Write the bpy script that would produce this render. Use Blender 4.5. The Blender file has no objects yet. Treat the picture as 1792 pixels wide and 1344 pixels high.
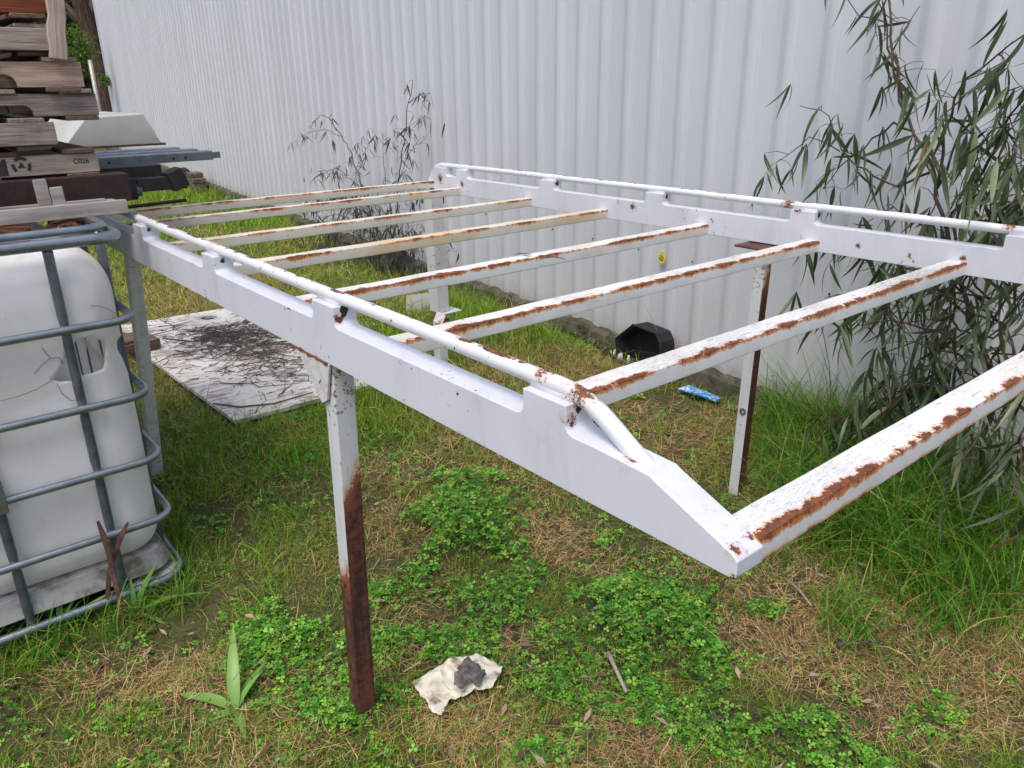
import bpy, bmesh, math, random
import numpy as np
from mathutils import Vector, Matrix, Quaternion
from mathutils import noise as mnoise
random.seed(7); rng = np.random.default_rng(11)
scene = bpy.context.scene
COL = scene.collection

# ------------------------------------------------------------------ camera
FPX, PITCH, ROLL, YAW = 1356.06, 0.36736199, -0.01193909, 0.68933975
W, H, CH = 1792, 1344, 1.55
cp, sp = math.cos(PITCH), math.sin(PITCH)
_fw = np.array([0, cp, -sp]); _rt = np.array([1.0, 0, 0]); _up = np.cross(_rt, _fw)
_c, _s = math.cos(ROLL), math.sin(ROLL)
R_ = _c*_rt + _s*_up; U_ = -_s*_rt + _c*_up; F_ = _fw
cam = bpy.data.cameras.new('camera'); cam_o = bpy.data.objects.new('camera', cam); COL.objects.link(cam_o)
cam.sensor_width = 36; cam.lens = 36*FPX/W; cam.clip_start = .05; cam.clip_end = 500
cam_o.matrix_world = Matrix(((R_[0], U_[0], -F_[0], 0), (R_[1], U_[1], -F_[1], 0), (R_[2], U_[2], -F_[2], CH), (0, 0, 0, 1)))
scene.camera = cam_o
# ------------------------------------------------------------------ light
world = bpy.data.worlds.new('World'); scene.world = world; world.use_nodes = True
wn_ = world.node_tree; bg = wn_.nodes['Background']
sky = wn_.nodes.new('ShaderNodeTexSky'); sky.sky_type = 'NISHITA'; sky.sun_disc = False
SUN_EL, SUN_AZ = math.radians(62), math.radians(204)     # azimuth measured clockwise from +Y
sky.sun_elevation = SUN_EL; sky.sun_rotation = SUN_AZ; sky.air_density = 1.0; sky.dust_density = 4.0; sky.ozone_density = 1.2
wn_.links.new(sky.outputs[0], bg.inputs[0]); bg.inputs[1].default_value = 0.14
sun = bpy.data.lights.new('sun', 'SUN'); sun.energy = 1.45; sun.angle = math.radians(24); sun.color = (1, .96, .9)
sun_o = bpy.data.objects.new('sun', sun); COL.objects.link(sun_o)
sdir = Vector((math.sin(SUN_AZ)*math.cos(SUN_EL), math.cos(SUN_AZ)*math.cos(SUN_EL), math.sin(SUN_EL)))
sun_o.rotation_euler = sdir.to_track_quat('Z', 'Y').to_euler(); sun_o.location = sdir*30
scene.view_settings.view_transform = 'Standard'; scene.view_settings.look = 'None'
scene.view_settings.exposure = 0.52; scene.view_settings.gamma = 1; scene.view_settings.use_curve_mapping = False

# ------------------------------------------------------------------ frames of reference on the ground
cy, sy = math.cos(YAW), math.sin(YAW)
AX = np.array([cy, sy, 0]); AY = np.array([-sy, cy, 0]); CAMP = np.array([0, 0, CH])
def rk(a, b, z=0.0): return Vector((a*cy - b*sy, a*sy + b*cy, z))     # a across the rack, b along it
def _ray(px): return (px[0]-W/2)*R_ - (px[1]-H/2)*U_ + FPX*F_
def PA(px, a):
    d = _ray(px); return d*(a/(d@AX)) + CAMP
def PB(px, b):
    d = _ray(px); return d*(b/(d@AY)) + CAMP
def PZ(px, z=0.0):
    d = _ray(px); return d*((z-CH)/d[2]) + CAMP
def ab(P): return (float(P[:2]@AX[:2]), float(P[:2]@AY[:2]), float(P[2]))
WO = np.array([1.18855, 3.81247, 0]); WD = np.array([-0.547327, 0.836919, 0]); WN = np.array([-WD[1], WD[0], 0])  # WN: out of the wall to the yard
if WN[0]*(-1) + WN[1]*(-1) < 0: WN = -WN
WYAW = math.atan2(WD[1], WD[0])
def PW(px, off=0.0):
    d = _ray(px); t = ((WO + WN*off)@WN)/(d@WN); return d*t + CAMP
def wl(s, off, z): return Vector(WO + WD*s + WN*off + np.array([0, 0, z]))
def project(P):
    Q = P - CAMP; zc = Q@F_
    return W/2 + FPX*(Q@R_)/zc, H/2 - FPX*(Q@U_)/zc, zc

# ------------------------------------------------------------------ node helpers
class NT:
    def __init__(s, name, disp=False):
        s.m = bpy.data.materials.new(name); s.m.use_nodes = True; s.t = s.m.node_tree
        s.t.nodes.clear(); s.out = s.t.nodes.new('ShaderNodeOutputMaterial')
    def n(s, typ, ins=None, **kw):
        nd = s.t.nodes.new(typ)
        for k, v in kw.items(): setattr(nd, k, v)
        for k, v in (ins or {}).items(): s.set(nd.inputs[k], v)
        return nd
    def set(s, sock, v):
        if isinstance(v, bpy.types.NodeSocket): s.t.links.new(v, sock)
        elif hasattr(sock.default_value, '__len__') and not isinstance(v, (int, float)):
            v = tuple(v); sock.default_value = v if len(v) == len(sock.default_value) else v + (1,)
        else: sock.default_value = v
    def math(s, op, a, b=0.0, c=0.0, clamp=False):
        nd = s.t.nodes.new('ShaderNodeMath'); nd.operation = op; nd.use_clamp = clamp
        s.set(nd.inputs[0], a); s.set(nd.inputs[1], b); s.set(nd.inputs[2], c); return nd.outputs[0]
    def vmath(s, op, a, b=(0, 0, 0)):
        nd = s.t.nodes.new('ShaderNodeVectorMath'); nd.operation = op
        s.set(nd.inputs[0], a); s.set(nd.inputs[1], b); return nd.outputs[0]
    def noise(s, vec, scale, detail=4, rough=.55, dist=0.0):
        nd = s.n('ShaderNodeTexNoise', {'Vector': vec, 'Scale': scale, 'Detail': detail, 'Roughness': rough, 'Distortion': dist}); return nd.outputs[0]
    def ramp(s, f, lo, hi):
        nd = s.n('ShaderNodeMapRange', {'Value': f, 'From Min': lo, 'From Max': hi}); nd.interpolation_type = 'SMOOTHSTEP'; return nd.outputs[0]
    def mix(s, f, a, b):
        nd = s.t.nodes.new('ShaderNodeMix'); nd.data_type = 'RGBA'
        s.set(nd.inputs[0], f); s.set(nd.inputs[6], a); s.set(nd.inputs[7], b); return nd.outputs[2]
    def scale(s, vec, sc): return s.vmath('MULTIPLY', vec, sc)
    def bump(s, h, dist=.002, strength=.6): return s.n('ShaderNodeBump', {'Height': h, 'Distance': dist, 'Strength': strength}).outputs[0]
    def bsdf(s, col, rough=.5, metal=0.0, normal=None, **kw):
        nd = s.n('ShaderNodeBsdfPrincipled', {'Base Color': col, 'Roughness': rough, 'Metallic': metal})
        if normal is not None: s.set(nd.inputs['Normal'], normal)
        for k, v in kw.items(): s.set(nd.inputs[k.replace('_', ' ')], v)
        s.t.links.new(nd.outputs[0], s.out.inputs[0]); return nd
    def pos(s): return s.n('ShaderNodeNewGeometry').outputs['Position']
    def obj(s): return s.n('ShaderNodeTexCoord').outputs['Object']
    def rnd(s): return s.n('ShaderNodeObjectInfo').outputs['Random']
    def sep(s, v): return s.n('ShaderNodeSeparateXYZ', {0: v}).outputs

def rust_colors(t, p):
    n = t.noise(p, 45, 6, .7); n2 = t.noise(p, 230, 3, .6)
    c = t.mix(t.ramp(n, .38, .68), (.095, .030, .015), (.25, .082, .03))
    return t.mix(t.ramp(n2, .45, .75), c, (.055, .018, .012))

def mat_bar(name, bias, crack, stain=.5, tint=(.80, .80, .80), chipw=1.0, bottom=0.0):
    """white paint on a cross bar: rust creeps from the front top edge (object y = 0, z = 0)"""
    t = NT(name); o = t.obj(); p = t.pos(); x, y, z = t.sep(o)
    nb = t.noise(t.scale(p, (1, 1, 0)), 5.5, 3, .6); nm = t.noise(t.scale(p, (1, 1, .6)), 34, 5, .62); nf = t.noise(p, 190, 3, .6)
    e = t.math('ADD', t.math('MAXIMUM', y, 0), t.math('MULTIPLY', t.math('MULTIPLY', z, -1), 1.9))
    lvl = t.math('ADD', t.math('MULTIPLY', t.math('SUBTRACT', nb, .5), .064), t.math('MULTIPLY', t.math('SUBTRACT', nm, .5), .038))
    n9 = t.noise(t.scale(p, (1, 1, .5)), 95, 4, .7)
    lvl = t.math('ADD', lvl, t.math('MULTIPLY', t.math('SUBTRACT', n9, .5), .020)); lvl = t.math('ADD', t.math('ADD', lvl, t.math('MULTIPLY', t.math('SUBTRACT', nf, .5), .014)), bias)
    d = t.math('SUBTRACT', lvl, e)
    core = t.ramp(d, -.0004, .0012); halo = t.ramp(d, -.006, .0005)
    streak = t.ramp(t.noise(t.scale(o, (5, 60, 1)), 2.5, 5, .7), .632, .65); streak = t.math('MULTIPLY', t.math('MULTIPLY', streak, t.ramp(z, -.004, -.001)), chipw)
    core = t.math('MAXIMUM', core, streak)
    # scattered chips elsewhere
    ch = t.ramp(t.noise(t.vmath('ADD', t.scale(p, (1, 1, 2)), (3, 1, 7)), 26, 5, .7), .675, .69)
    core = t.math('MAXIMUM', core, ch)
    eb = t.math('SUBTRACT', t.math('ADD', t.math('MULTIPLY', t.math('SUBTRACT', t.noise(t.vmath('ADD', p, (7, 1, 0)), 7, 5, .7), .5), .05), bias*1.1-.009-.03*(1-bottom)), t.math('ADD', t.math('ADD', z, .037), t.math('MAXIMUM', y, 0)))
    core = t.math('MAXIMUM', core, t.ramp(eb, 0, .001)); halo = t.math('MAXIMUM', halo, t.ramp(eb, -.008, 0))
    # crazed, dirty paint on the top face
    topm = t.ramp(z, -.004, -.0015)
    dirtn = t.noise(t.scale(o, (18, 140, 1)), 2.2, 4, .7); dirt2 = t.noise(o, 420, 3, .75); big = t.noise(p, 3.1, 2)
    thr = t.math('SUBTRACT', .70 - .085*crack, t.math('MULTIPLY', t.math('SUBTRACT', big, .4), .45*crack))
    cr = t.math('MULTIPLY', t.math('GREATER_THAN', t.math('ADD', t.math('MULTIPLY', dirtn, .45), t.math('MULTIPLY', dirt2, .62)), thr), topm)
    # drip stains on the front
    drip = t.ramp(t.noise(t.scale(o, (70, 1, 9)), 1.3, 3), .58, .75)
    drip = t.math('MULTIPLY', drip, t.ramp(nb, .45, .62))
    grime = t.noise(p, 8, 5, .65)
    base = t.mix(t.ramp(grime, .42, .8), tint, (.52, .51, .48))
    base = t.mix(t.math('MULTIPLY', drip, stain*.55), base, (.46, .31, .16))
    base = t.mix(t.math('MULTIPLY', t.ramp(t.noise(t.vmath('ADD', p, (5, 5, 0)), 2.3, 2), .52, .66), stain*.6), base, (.60, .46, .29))
    teeth = t.noise(t.scale(p, (1, 1, .22)), 210, 3, .6); dd_ = t.math('ADD', d, t.math('MULTIPLY', t.math('SUBTRACT', teeth, .42), .035))
    fr = t.math('MULTIPLY', t.math('MULTIPLY', t.ramp(dd_, -.012, -.002), t.ramp(z, -.001, -.0025)), t.ramp(d, -.022, -.006))
    base = t.mix(t.math('MULTIPLY', halo, .8), base, (.60, .25, .07))
    base = t.mix(t.math('MULTIPLY', fr, .9), base, (.50, .17, .035))
    base = t.mix(t.math('MULTIPLY', cr, .75), base, (.12, .11, .10))
    rc = t.mix(t.math('MULTIPLY', t.ramp(z, -.0015, -.004), .85), rust_colors(t, p), t.mix(t.ramp(n9, .4, .62), (.50, .17, .035), (.16, .05, .02)))
    col = t.mix(core, base, rc)
    h = t.math('SUBTRACT', t.math('MULTIPLY', nf, .25), t.math('ADD', core, t.math('MULTIPLY', cr, .6)))
    t.bsdf(col, t.math('ADD', t.math('MULTIPLY', core, .4), .42), normal=t.bump(h, .0012, .5)); return t.m

def mat_paint(name, chips=.70, tint=(.60, .62, .69), rough=.38, line=0.0, orange=.5, mott=0.0, spots=()):
    """white enamel on rails, tubes and plates with chips to rust"""
    t = NT(name); p = t.pos(); o = t.obj(); nz = t.sep(t.n('ShaderNodeNewGeometry').outputs['Normal'])[2]
    n1 = t.noise(p, 17, 6, .7); n2 = t.noise(p, 5, 2)
    v = t.math('ADD', n1, t.math('MULTIPLY', t.math('SUBTRACT', n2, .5), .22))
    core = t.ramp(v, chips, chips+.008); halo = t.ramp(v, chips-.03, chips)
    big = t.ramp(t.noise(p, 60, 4, .6), .66, .675); big = t.math('MULTIPLY', big, t.ramp(n2, .5, .6))
    core = t.math('MAXIMUM', core, big)
    for (sx, sy_, sz, rr) in spots:
        dv = t.vmath('SUBTRACT', o, (sx-1.60, sy_-2.05, sz)); ds = t.n('ShaderNodeVectorMath', {0: dv}, operation='LENGTH').outputs['Value']
        sv = t.math('ADD', t.math('SUBTRACT', 1.0, t.math('DIVIDE', ds, rr)), t.math('MULTIPLY', t.math('SUBTRACT', t.noise(p, 95, 6, .8), .58), 2.6))
        core = t.math('MAXIMUM', core, t.ramp(sv, .42, .50)); halo = t.math('MAXIMUM', halo, t.math('MULTIPLY', t.ramp(sv, 0, .42), .6))
    if line:   # a thin rust line along the top of the tube
        l = t.math('ADD', t.math('MULTIPLY', t.math('SUBTRACT', nz, .86), 3), t.math('MULTIPLY', t.math('SUBTRACT', t.noise(p, 12, 5, .7), .60), 3.2))
        core = t.math('MAXIMUM', core, t.math('MULTIPLY', t.ramp(l, .15, .22), line))
    grime = t.noise(t.scale(p, (1, 1, .35)), 11, 5, .65); topd = t.math('MULTIPLY', t.ramp(nz, .7, .95), t.ramp(t.noise(p, 70, 5, .75), .55, .72))
    streak = t.ramp(t.noise(t.scale(p, (30, 30, 2.2)), 1.6, 4), .62, .8)
    base = t.mix(t.ramp(grime, .45, .85), tint, tuple(k*.82 for k in tint))
    base = t.mix(t.math('MULTIPLY', streak, .35), base, (.42, .42, .42))
    base = t.mix(t.math('MULTIPLY', topd, .35), base, (.30, .28, .24))
    if mott: base = t.mix(t.math('MULTIPLY', t.ramp(t.noise(p, 38, 5, .7), .45, .62), mott), base, (.34, .25, .14))
    base = t.mix(t.math('MULTIPLY', halo, orange), base, (.50, .22, .07))
    col = t.mix(core, base, rust_colors(t, p))
    t.bsdf(col, t.math('ADD', t.math('MULTIPLY', core, .4), rough), normal=t.bump(t.math('SUBTRACT', t.math('MULTIPLY', t.noise(p, 150, 3), .2), core), .001, .4)); return t.m

def mat_leg(name, zr, zl, edge=.05):
    """leg: rust runs up one face to height zr, both faces below zl (object x = across, y = along, z = height)"""
    t = NT(name); o = t.obj(); p = t.pos(); x, y, z = t.sep(o)
    nrm = t.n('ShaderNodeTexCoord').outputs['Normal']; nx, ny, nzz = t.sep(nrm)
    n = t.noise(t.scale(o, (1, 1, .5)), 26, 5, .65); nf = t.noise(o, 240, 4, .7)
    front = t.ramp(t.math('MULTIPLY', ny, -1), .5, .8)
    wob = t.math('ADD', t.math('MULTIPLY', t.math('SUBTRACT', n, .5), .22), t.math('MULTIPLY', t.math('SUBTRACT', nf, .5), .09))
    wedge = t.math('MULTIPLY', x, 1.6)
    lim = t.math('ADD', zl, t.math('MULTIPLY', front, zr-zl))
    d = t.math('SUBTRACT', t.math('ADD', t.math('ADD', lim, wob), t.math('MULTIPLY', wedge, front)), z)
    core = t.ramp(d, 0, .012); halo = t.ramp(d, -.05, .01)
    ch = t.math('MULTIPLY', t.ramp(t.math('ADD', t.noise(o, 70, 5, .7), t.math('MULTIPLY', t.ramp(z, .75, 1.0), .10)), .64, .68), .9)
    ln = t.math('MULTIPLY', t.ramp(t.noise(t.scale(o, (60, 60, 3)), 1.5, 4), .56, .7), .4)
    base = t.mix(ln, (.57, .59, .61), (.45, .36, .26))
    base = t.mix(t.math('MULTIPLY', halo, .7), base, (.42, .18, .07))
    rc = t.mix(t.ramp(t.math('ADD', t.math('MULTIPLY', t.noise(t.scale(o, (30, 30, 2.5)), 1.4, 4), .45), t.math('MULTIPLY', t.noise(o, 55, 6, .75), .55)), .44, .58), (.035, .012, .009), (.13, .038, .02))
    rc = t.mix(t.ramp(nf, .55, .75), rc, (.17, .055, .028))
    rc = t.mix(t.ramp(d, .09, .01), rc, (.21, .075, .03))
    core = t.math('MAXIMUM', core, ch)
    col = t.mix(core, base, rc)
    t.bsdf(col, t.math('ADD', t.math('MULTIPLY', core, .38), .4), normal=t.bump(nf, .0012, t.math('ADD', .1, t.math('MULTIPLY', core, .5)))); return t.m

def mat_plain(name, col, col2=None, scale=8, rough=.5, metal=0.0, bumpd=.001, bs=.3, lo=.4, hi=.65, stretch=(1, 1, 1), **kw):
    t = NT(name); p = t.scale(t.obj(), stretch)
    n = t.noise(p, scale, 6, .62); c = t.mix(t.ramp(n, lo, hi), col, col2 or col)
    t.bsdf(c, rough, metal, t.bump(t.noise(p, scale*6, 4), bumpd, bs), **kw); return t.m

def mat_wood(name, dark, light, tintvar=.5, rough=.85):
    t = NT(name); o = t.obj(); r = t.rnd()
    off = t.n('ShaderNodeCombineXYZ', {0: t.math('MULTIPLY', r, 31), 1: t.math('MULTIPLY', r, 17), 2: t.math('MULTIPLY', r, 53)}).outputs[0]
    v = t.vmath('ADD', o, off)
    g = t.noise(t.scale(v, (2.5, 60, 60)), 1.6, 6, .65, .4); g2 = t.noise(t.scale(v, (9, 220, 220)), 1.5, 3, .6); b = t.noise(v, 6, 4, .6)
    c = t.mix(t.ramp(t.math('ADD', t.math('MULTIPLY', g, .6), t.math('MULTIPLY', g2, .4)), .34, .64), dark, light)
    c = t.mix(t.math('MULTIPLY', t.ramp(b, .5, .75), .55), c, tuple(k*.45 for k in dark))
    hs = t.n('ShaderNodeHueSaturation', {'Value': t.math('ADD', 1-tintvar*.5, t.math('MULTIPLY', r, tintvar)), 'Color': c}).outputs[0]
    t.bsdf(hs, rough, normal=t.bump(t.math('ADD', g, g2), .002, .5)); return t.m

M = {}
M['bar_a'] = mat_bar('rusted_white_bar', .0065, .6, .45, (.70, .70, .70))
M['bar_front'] = mat_bar('heavily_rusted_white_bar', 0.0090, .55, .6, (.70, .70, .70), .6, 1.0)
M['bar_second'] = mat_bar('rust_edged_white_bar', .0085, .75, .5, (.70, .70, .70), .9)
M['bar_b'] = mat_bar('rusted_cream_bar', .0035, .3, 1.5, (.64, .61, .54))
M['rail'] = mat_paint('white_rail_enamel', .70, spots=((.69, .432, 1.040, .022), (.725, .44, 1.043, .020), (.70, .60, 1.094, .030), (.70, .715, 1.148, .030), (.69, .712, 1.118, .022), (.69, 1.385, 1.115, .022), (2.477, 2.20, 1.075, .030), (2.477, 1.45, 1.14, .030), (2.477, 3.60, 1.08, .05), (2.477, 3.40, 1.07, .035), (.68, .425, 1.012, .014), (.70, 1.52, 1.012, .03), (2.477, .90, 1.06, .02), (2.477, 1.22, 1.05, .018)))
M['tube'] = mat_paint('white_tube_enamel', .715, tint=(.66, .67, .71), line=1.0, rough=.33, spots=((.705, .70, 1.155, .045), (.705, .78, 1.16, .030), (2.50, 1.50, 1.16, .05), (2.50, .80, 1.16, .03)))
M['plate'] = mat_paint('chipped_white_plate', .60, tint=(.60, .61, .63), orange=.9, mott=.3)
M['legnear'] = mat_leg('near_leg_rust', .72, .47)
M['legfar'] = mat_leg('far_leg_rust', .90, -.2)
M['legback'] = mat_paint('chipped_white_leg', .70, tint=(.58, .59, .62), orange=.8, mott=.12)
M['legolive'] = mat_paint('mottled_leg', .69, tint=(.68, .68, .67), orange=.9, mott=.3)
def mat_rusty(name, a=(.11, .03, .016), b=(.22, .07, .03)):
    t = NT(name); p = t.pos(); n = t.noise(p, 30, 6, .7)
    t.bsdf(t.mix(t.ramp(n, .35, .65), a, b), .85, normal=t.bump(t.noise(p, 160, 4, .7), .0015, .6)); return t.m
M['rust'] = mat_rusty('rusty_steel')
M['beam'] = mat_rusty('maroon_rusty_beam', (.018, .007, .006), (.038, .014, .011))
M['inkrust'] = mat_rusty('black_rust', (.012, .008, .006), (.05, .025, .015))
M['darkrust'] = mat_rusty('dark_rusty_strip', (.05, .022, .016), (.11, .05, .035))
M['galv'] = mat_plain('galvanised_tube', (.30, .33, .37), (.21, .235, .27), 14, .34, .80, lo=.35, hi=.7)
M['galvdark'] = mat_plain('dull_galvanised_upright', (.17, .195, .23), (.10, .12, .145), 26, .42, .7, lo=.35, hi=.7)
M['galvflat'] = mat_plain('galvanised_purlin', (.13, .155, .18), (.085, .105, .125), 12, .45, .3)
M['alu'] = mat_plain('dull_aluminium', (.42, .39, .36), (.27, .24, .21), 9, .5, .35, stretch=(.5, 4, 4))
M['black'] = mat_plain('black_steel', (.010, .010, .011), (.022, .019, .018), 20, .8)
M['blackplastic'] = mat_plain('black_plastic', (.006, .006, .008), (.010, .010, .012), 10, .8)
M['traygrey'] = mat_plain('dirty_grey_pallet', (.33, .33, .32), (.12, .10, .08), 14, .6, bs=.5)
M['wood'] = mat_wood('weathered_grey_wood', (.14, .105, .085), (.37, .30, .265), .5)
M['wood_warm'] = mat_wood('weathered_tan_wood', (.26, .17, .125), (.56, .41, .32), .2)
M['wood_brown'] = mat_wood('brown_timber', (.05, .03, .022), (.16, .10, .07), .5)
M['wood_orange'] = mat_wood('orange_stained_wood', (.12, .03, .012), (.24, .062, .022), .2)
M['wood_stencil'] = mat_wood('pale_stringer_wood', (.27, .205, .155), (.44, .355, .30), .2)
M['stencil'] = mat_plain('stencil_ink', (.035, .032, .03), (.06, .05, .045), 60, .9)
M['canopy'] = mat_plain('offwhite_fibreglass', (.46, .47, .45), (.38, .37, .33), 3, .5)
M['yellow'] = mat_plain('yellow_tag_plastic', (.72, .62, .02), (.55, .47, .03), 30, .45)
M['cream'] = mat_plain('cream_sticker', (.62, .60, .42), (.5, .48, .35), 30, .6)
M['ink'] = mat_plain('black_ink_and_hole_shade', (.01, .01, .01), None, 10, .7)  # black for lettering and for shade painted inside holes
M['blue'] = mat_plain('blue_scrap_plastic', (.02, .24, .60), (.62, .66, .68), 55, .4, lo=.52, hi=.56)
M['whitescrap'] = mat_plain('white_scrap', (.75, .75, .73), (.5, .49, .45), 30, .6)
M['sheetplastic'] = mat_plain('dirty_cream_plastic', (.62, .58, .48), (.20, .15, .10), 22, .7, lo=.50, hi=.72)
M['rag'] = mat_plain('grey_rag', (.07, .065, .065), (.15, .135, .13), 45, .95, bs=.8)
M['barktwig'] = mat_plain('dark_red_bark', (.045, .025, .02), (.10, .055, .04), 30, .8)
M['bark'] = mat_plain('dark_trunk_bark', (.035, .022, .018), (.12, .065, .045), 9, .9, stretch=(3, 3, .5), bumpd=.02, bs=.8)
M['twig'] = mat_plain('dead_twig', (.06, .045, .04), (.13, .10, .08), 30, .9)
M['brick'] = mat_plain('old_dark_brick', (.07, .055, .045), (.16, .12, .09), 30, .95, bumpd=.004, bs=.8)

# HDPE bottle: milky, lightly translucent
def mat_hdpe():
    t = NT('milky_polyethylene'); o = t.obj(); x, y, z = t.sep(o)
    n = t.noise(t.scale(o, (1, 1, .5)), 5, 5, .6); f = t.noise(o, 60, 5, .7)
    c = t.mix(t.ramp(n, .4, .75), (.90, .90, .91), (.78, .76, .72))
    # brown dirt in the lower left of the face, dust lines on the moulded ledges
    low = t.math('MULTIPLY', t.ramp(t.math('ADD', z, t.math('MULTIPLY', n, .12)), .33, .21), t.ramp(t.math('ADD', x, t.math('MULTIPLY', f, .10)), -.43, -.56))
    c = t.mix(t.math('MULTIPLY', low, .8), c, (.30, .16, .07))
    for zc, x0, x1 in ((.725, -.50, -.38), (.50, -.47, -.34), (.305, -.42, -.34)):
        zz = t.math('ABSOLUTE', t.math('SUBTRACT', z, t.math('ADD', zc, t.math('MULTIPLY', t.math('SUBTRACT', f, .5), .012))))
        m = t.math('MULTIPLY', t.ramp(zz, .006, .001), t.math('MULTIPLY', t.ramp(x, x0-.01, x0+.02), t.ramp(x, x1+.01, x1-.02)))
        m = t.math('MULTIPLY', m, t.ramp(t.noise(t.scale(o, (3, 1, 1)), 40, 4, .7), .42, .6))
        c = t.mix(t.math('MULTIPLY', m, .75), c, (.22, .17, .10))
    brn = t.math('MULTIPLY', t.ramp(t.noise(t.scale(o, (3, 3, .6)), 6, 4), .58, .75), .25)
    c = t.mix(brn, c, (.46, .38, .27))
    spk = t.ramp(t.noise(o, 90, 3, .6), .76, .78); c = t.mix(t.math('MULTIPLY', spk, .6), c, (.12, .09, .06))
    p = t.n('ShaderNodeBsdfPrincipled', {'Base Color': c, 'Roughness': .38, 'Normal': t.bump(n, .004, .3)})
    tr = t.n('ShaderNodeBsdfTranslucent', {'Color': c})
    mx = t.n('ShaderNodeMixShader', {0: .36, 1: p.outputs[0], 2: tr.outputs[0]})
    t.t.links.new(mx.outputs[0], t.out.inputs[0]); return t.m
M['hdpe'] = mat_hdpe()

def mat_wall():
    t = NT('pale_blue_grey_sheet_steel'); p = t.pos(); z = t.sep(p)[2]
    n = t.noise(t.scale(p, (1, 1, .25)), 2.2, 5, .6); st = t.noise(t.scale(p, (14, 14, .5)), 1.5, 4, .6)
    c = t.mix(t.ramp(n, .35, .75), (.535, .56, .605), (.485, .51, .55))
    low = t.math('MULTIPLY', t.ramp(t.math('ADD', z, t.math('MULTIPLY', st, .5)), 1.25, .35), .45)
    c = t.mix(low, c, (.46, .45, .44))
    c = t.mix(t.math('MULTIPLY', t.ramp(st, .5, .8), .22), c, (.38, .39, .41))
    moss = t.math('MULTIPLY', t.ramp(t.math('ADD', z, t.math('MULTIPLY', t.noise(p, 9, 5, .7), .22)), .34, .16), .6)
    c = t.mix(moss, c, (.26, .24, .18))
    sp = t.ramp(t.noise(t.scale(p, (1, 1, .55)), 48, 3, .6), .735, .755); sp = t.math('MULTIPLY', sp, t.ramp(z, 1.5, .6))
    c = t.mix(t.math('MULTIPLY', sp, .7), c, (.10, .09, .085))
    t.bsdf(c, .45, normal=t.bump(t.noise(p, 30, 3), .0006, .2)); return t.m
M['wall'] = mat_wall()
def mat_footing():
    t = NT('mossy_dark_concrete'); p = t.pos(); n = t.noise(p, 12, 6, .7)
    c = t.mix(t.ramp(n, .35, .6), (.03, .025, .018), (.105, .09, .065)); c = t.mix(t.ramp(t.noise(p, 5, 4), .52, .65), c, (.045, .06, .02))
    t.bsdf(c, .95, normal=t.bump(n, .012, .8)); return t.m
M['footing'] = mat_footing()
def mat_ground():
    t = NT('damp_soil_and_straw'); p = t.pos()
    b = t.noise(p, 1.3, 5, .6); n = t.noise(p, 14, 6, .7); f = t.noise(p, 120, 5, .75); f2 = t.noise(t.vmath('ADD', p, (9, 3, 1)), 75, 4, .7)
    c = t.mix(t.ramp(n, .36, .64), (.022, .016, .010), (.085, .060, .034))
    c = t.mix(t.math('MULTIPLY', t.ramp(f, .48, .68), .75), c, (.26, .18, .09))
    c = t.mix(t.math('MULTIPLY', t.ramp(f2, .40, .56), t.ramp(b, .22, .5)), c, (.085, .10, .018))
    d = t.ramp(t.noise(t.vmath('ADD', p, (2, 8, 0)), 2.4, 4, .6), .60, .68); c = t.mix(t.math('MULTIPLY', d, .6), c, (.03, .024, .018))
    t.bsdf(c, .95, normal=t.bump(t.math('ADD', f, n), .02, .8)); return t.m
M['ground'] = mat_ground()
def mat_veg(name, transl=.3, rough=.6, spec=.18):
    t = NT(name); a = t.n('ShaderNodeAttribute', attribute_name='Col').outputs[0]
    p = t.n('ShaderNodeBsdfPrincipled', {'Base Color': a, 'Roughness': rough}); p.inputs['Specular IOR Level'].default_value = spec
    tr = t.n('ShaderNodeBsdfTranslucent', {'Color': t.mix(.35, a, (.30, .38, .04))})
    mx = t.n('ShaderNodeMixShader', {0: transl, 1: p.outputs[0], 2: tr.outputs[0]})
    t.t.links.new(mx.outputs[0], t.out.inputs[0]); return t.m
M['veg'] = mat_veg('grass_blades'); M['straw'] = mat_veg('dry_straw', .08, .8, .15)
M['clover'] = mat_veg('clover_leaves', .28, .5, .25)
def mat_leaf(name, cols, transl=.2):
    t = NT(name); r = t.rnd(); n = t.noise(t.obj(), 20, 3)
    c = t.mix(t.ramp(r, 0, .8), cols[0], cols[1]); c = t.mix(t.ramp(r, .93, .97), c, cols[2]); c = t.mix(t.math('MULTIPLY', n, .4), c, tuple(k*.6 for k in cols[0]))
    p = t.n('ShaderNodeBsdfPrincipled', {'Base Color': c, 'Roughness': .42}); tr = t.n('ShaderNodeBsdfTranslucent', {'Color': c})
    mx = t.n('ShaderNodeMixShader', {0: transl, 1: p.outputs[0], 2: tr.outputs[0]})
    t.t.links.new(mx.outputs[0], t.out.inputs[0]); return t.m
M['leaf_r'] = mat_leaf('grey_green_gum_leaf', ((.055, .085, .035), (.20, .25, .13), (.22, .12, .05)))
M['leaf_l'] = mat_leaf('dark_gum_leaf', ((.028, .036, .034), (.065, .082, .075), (.15, .12, .07)))
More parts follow.
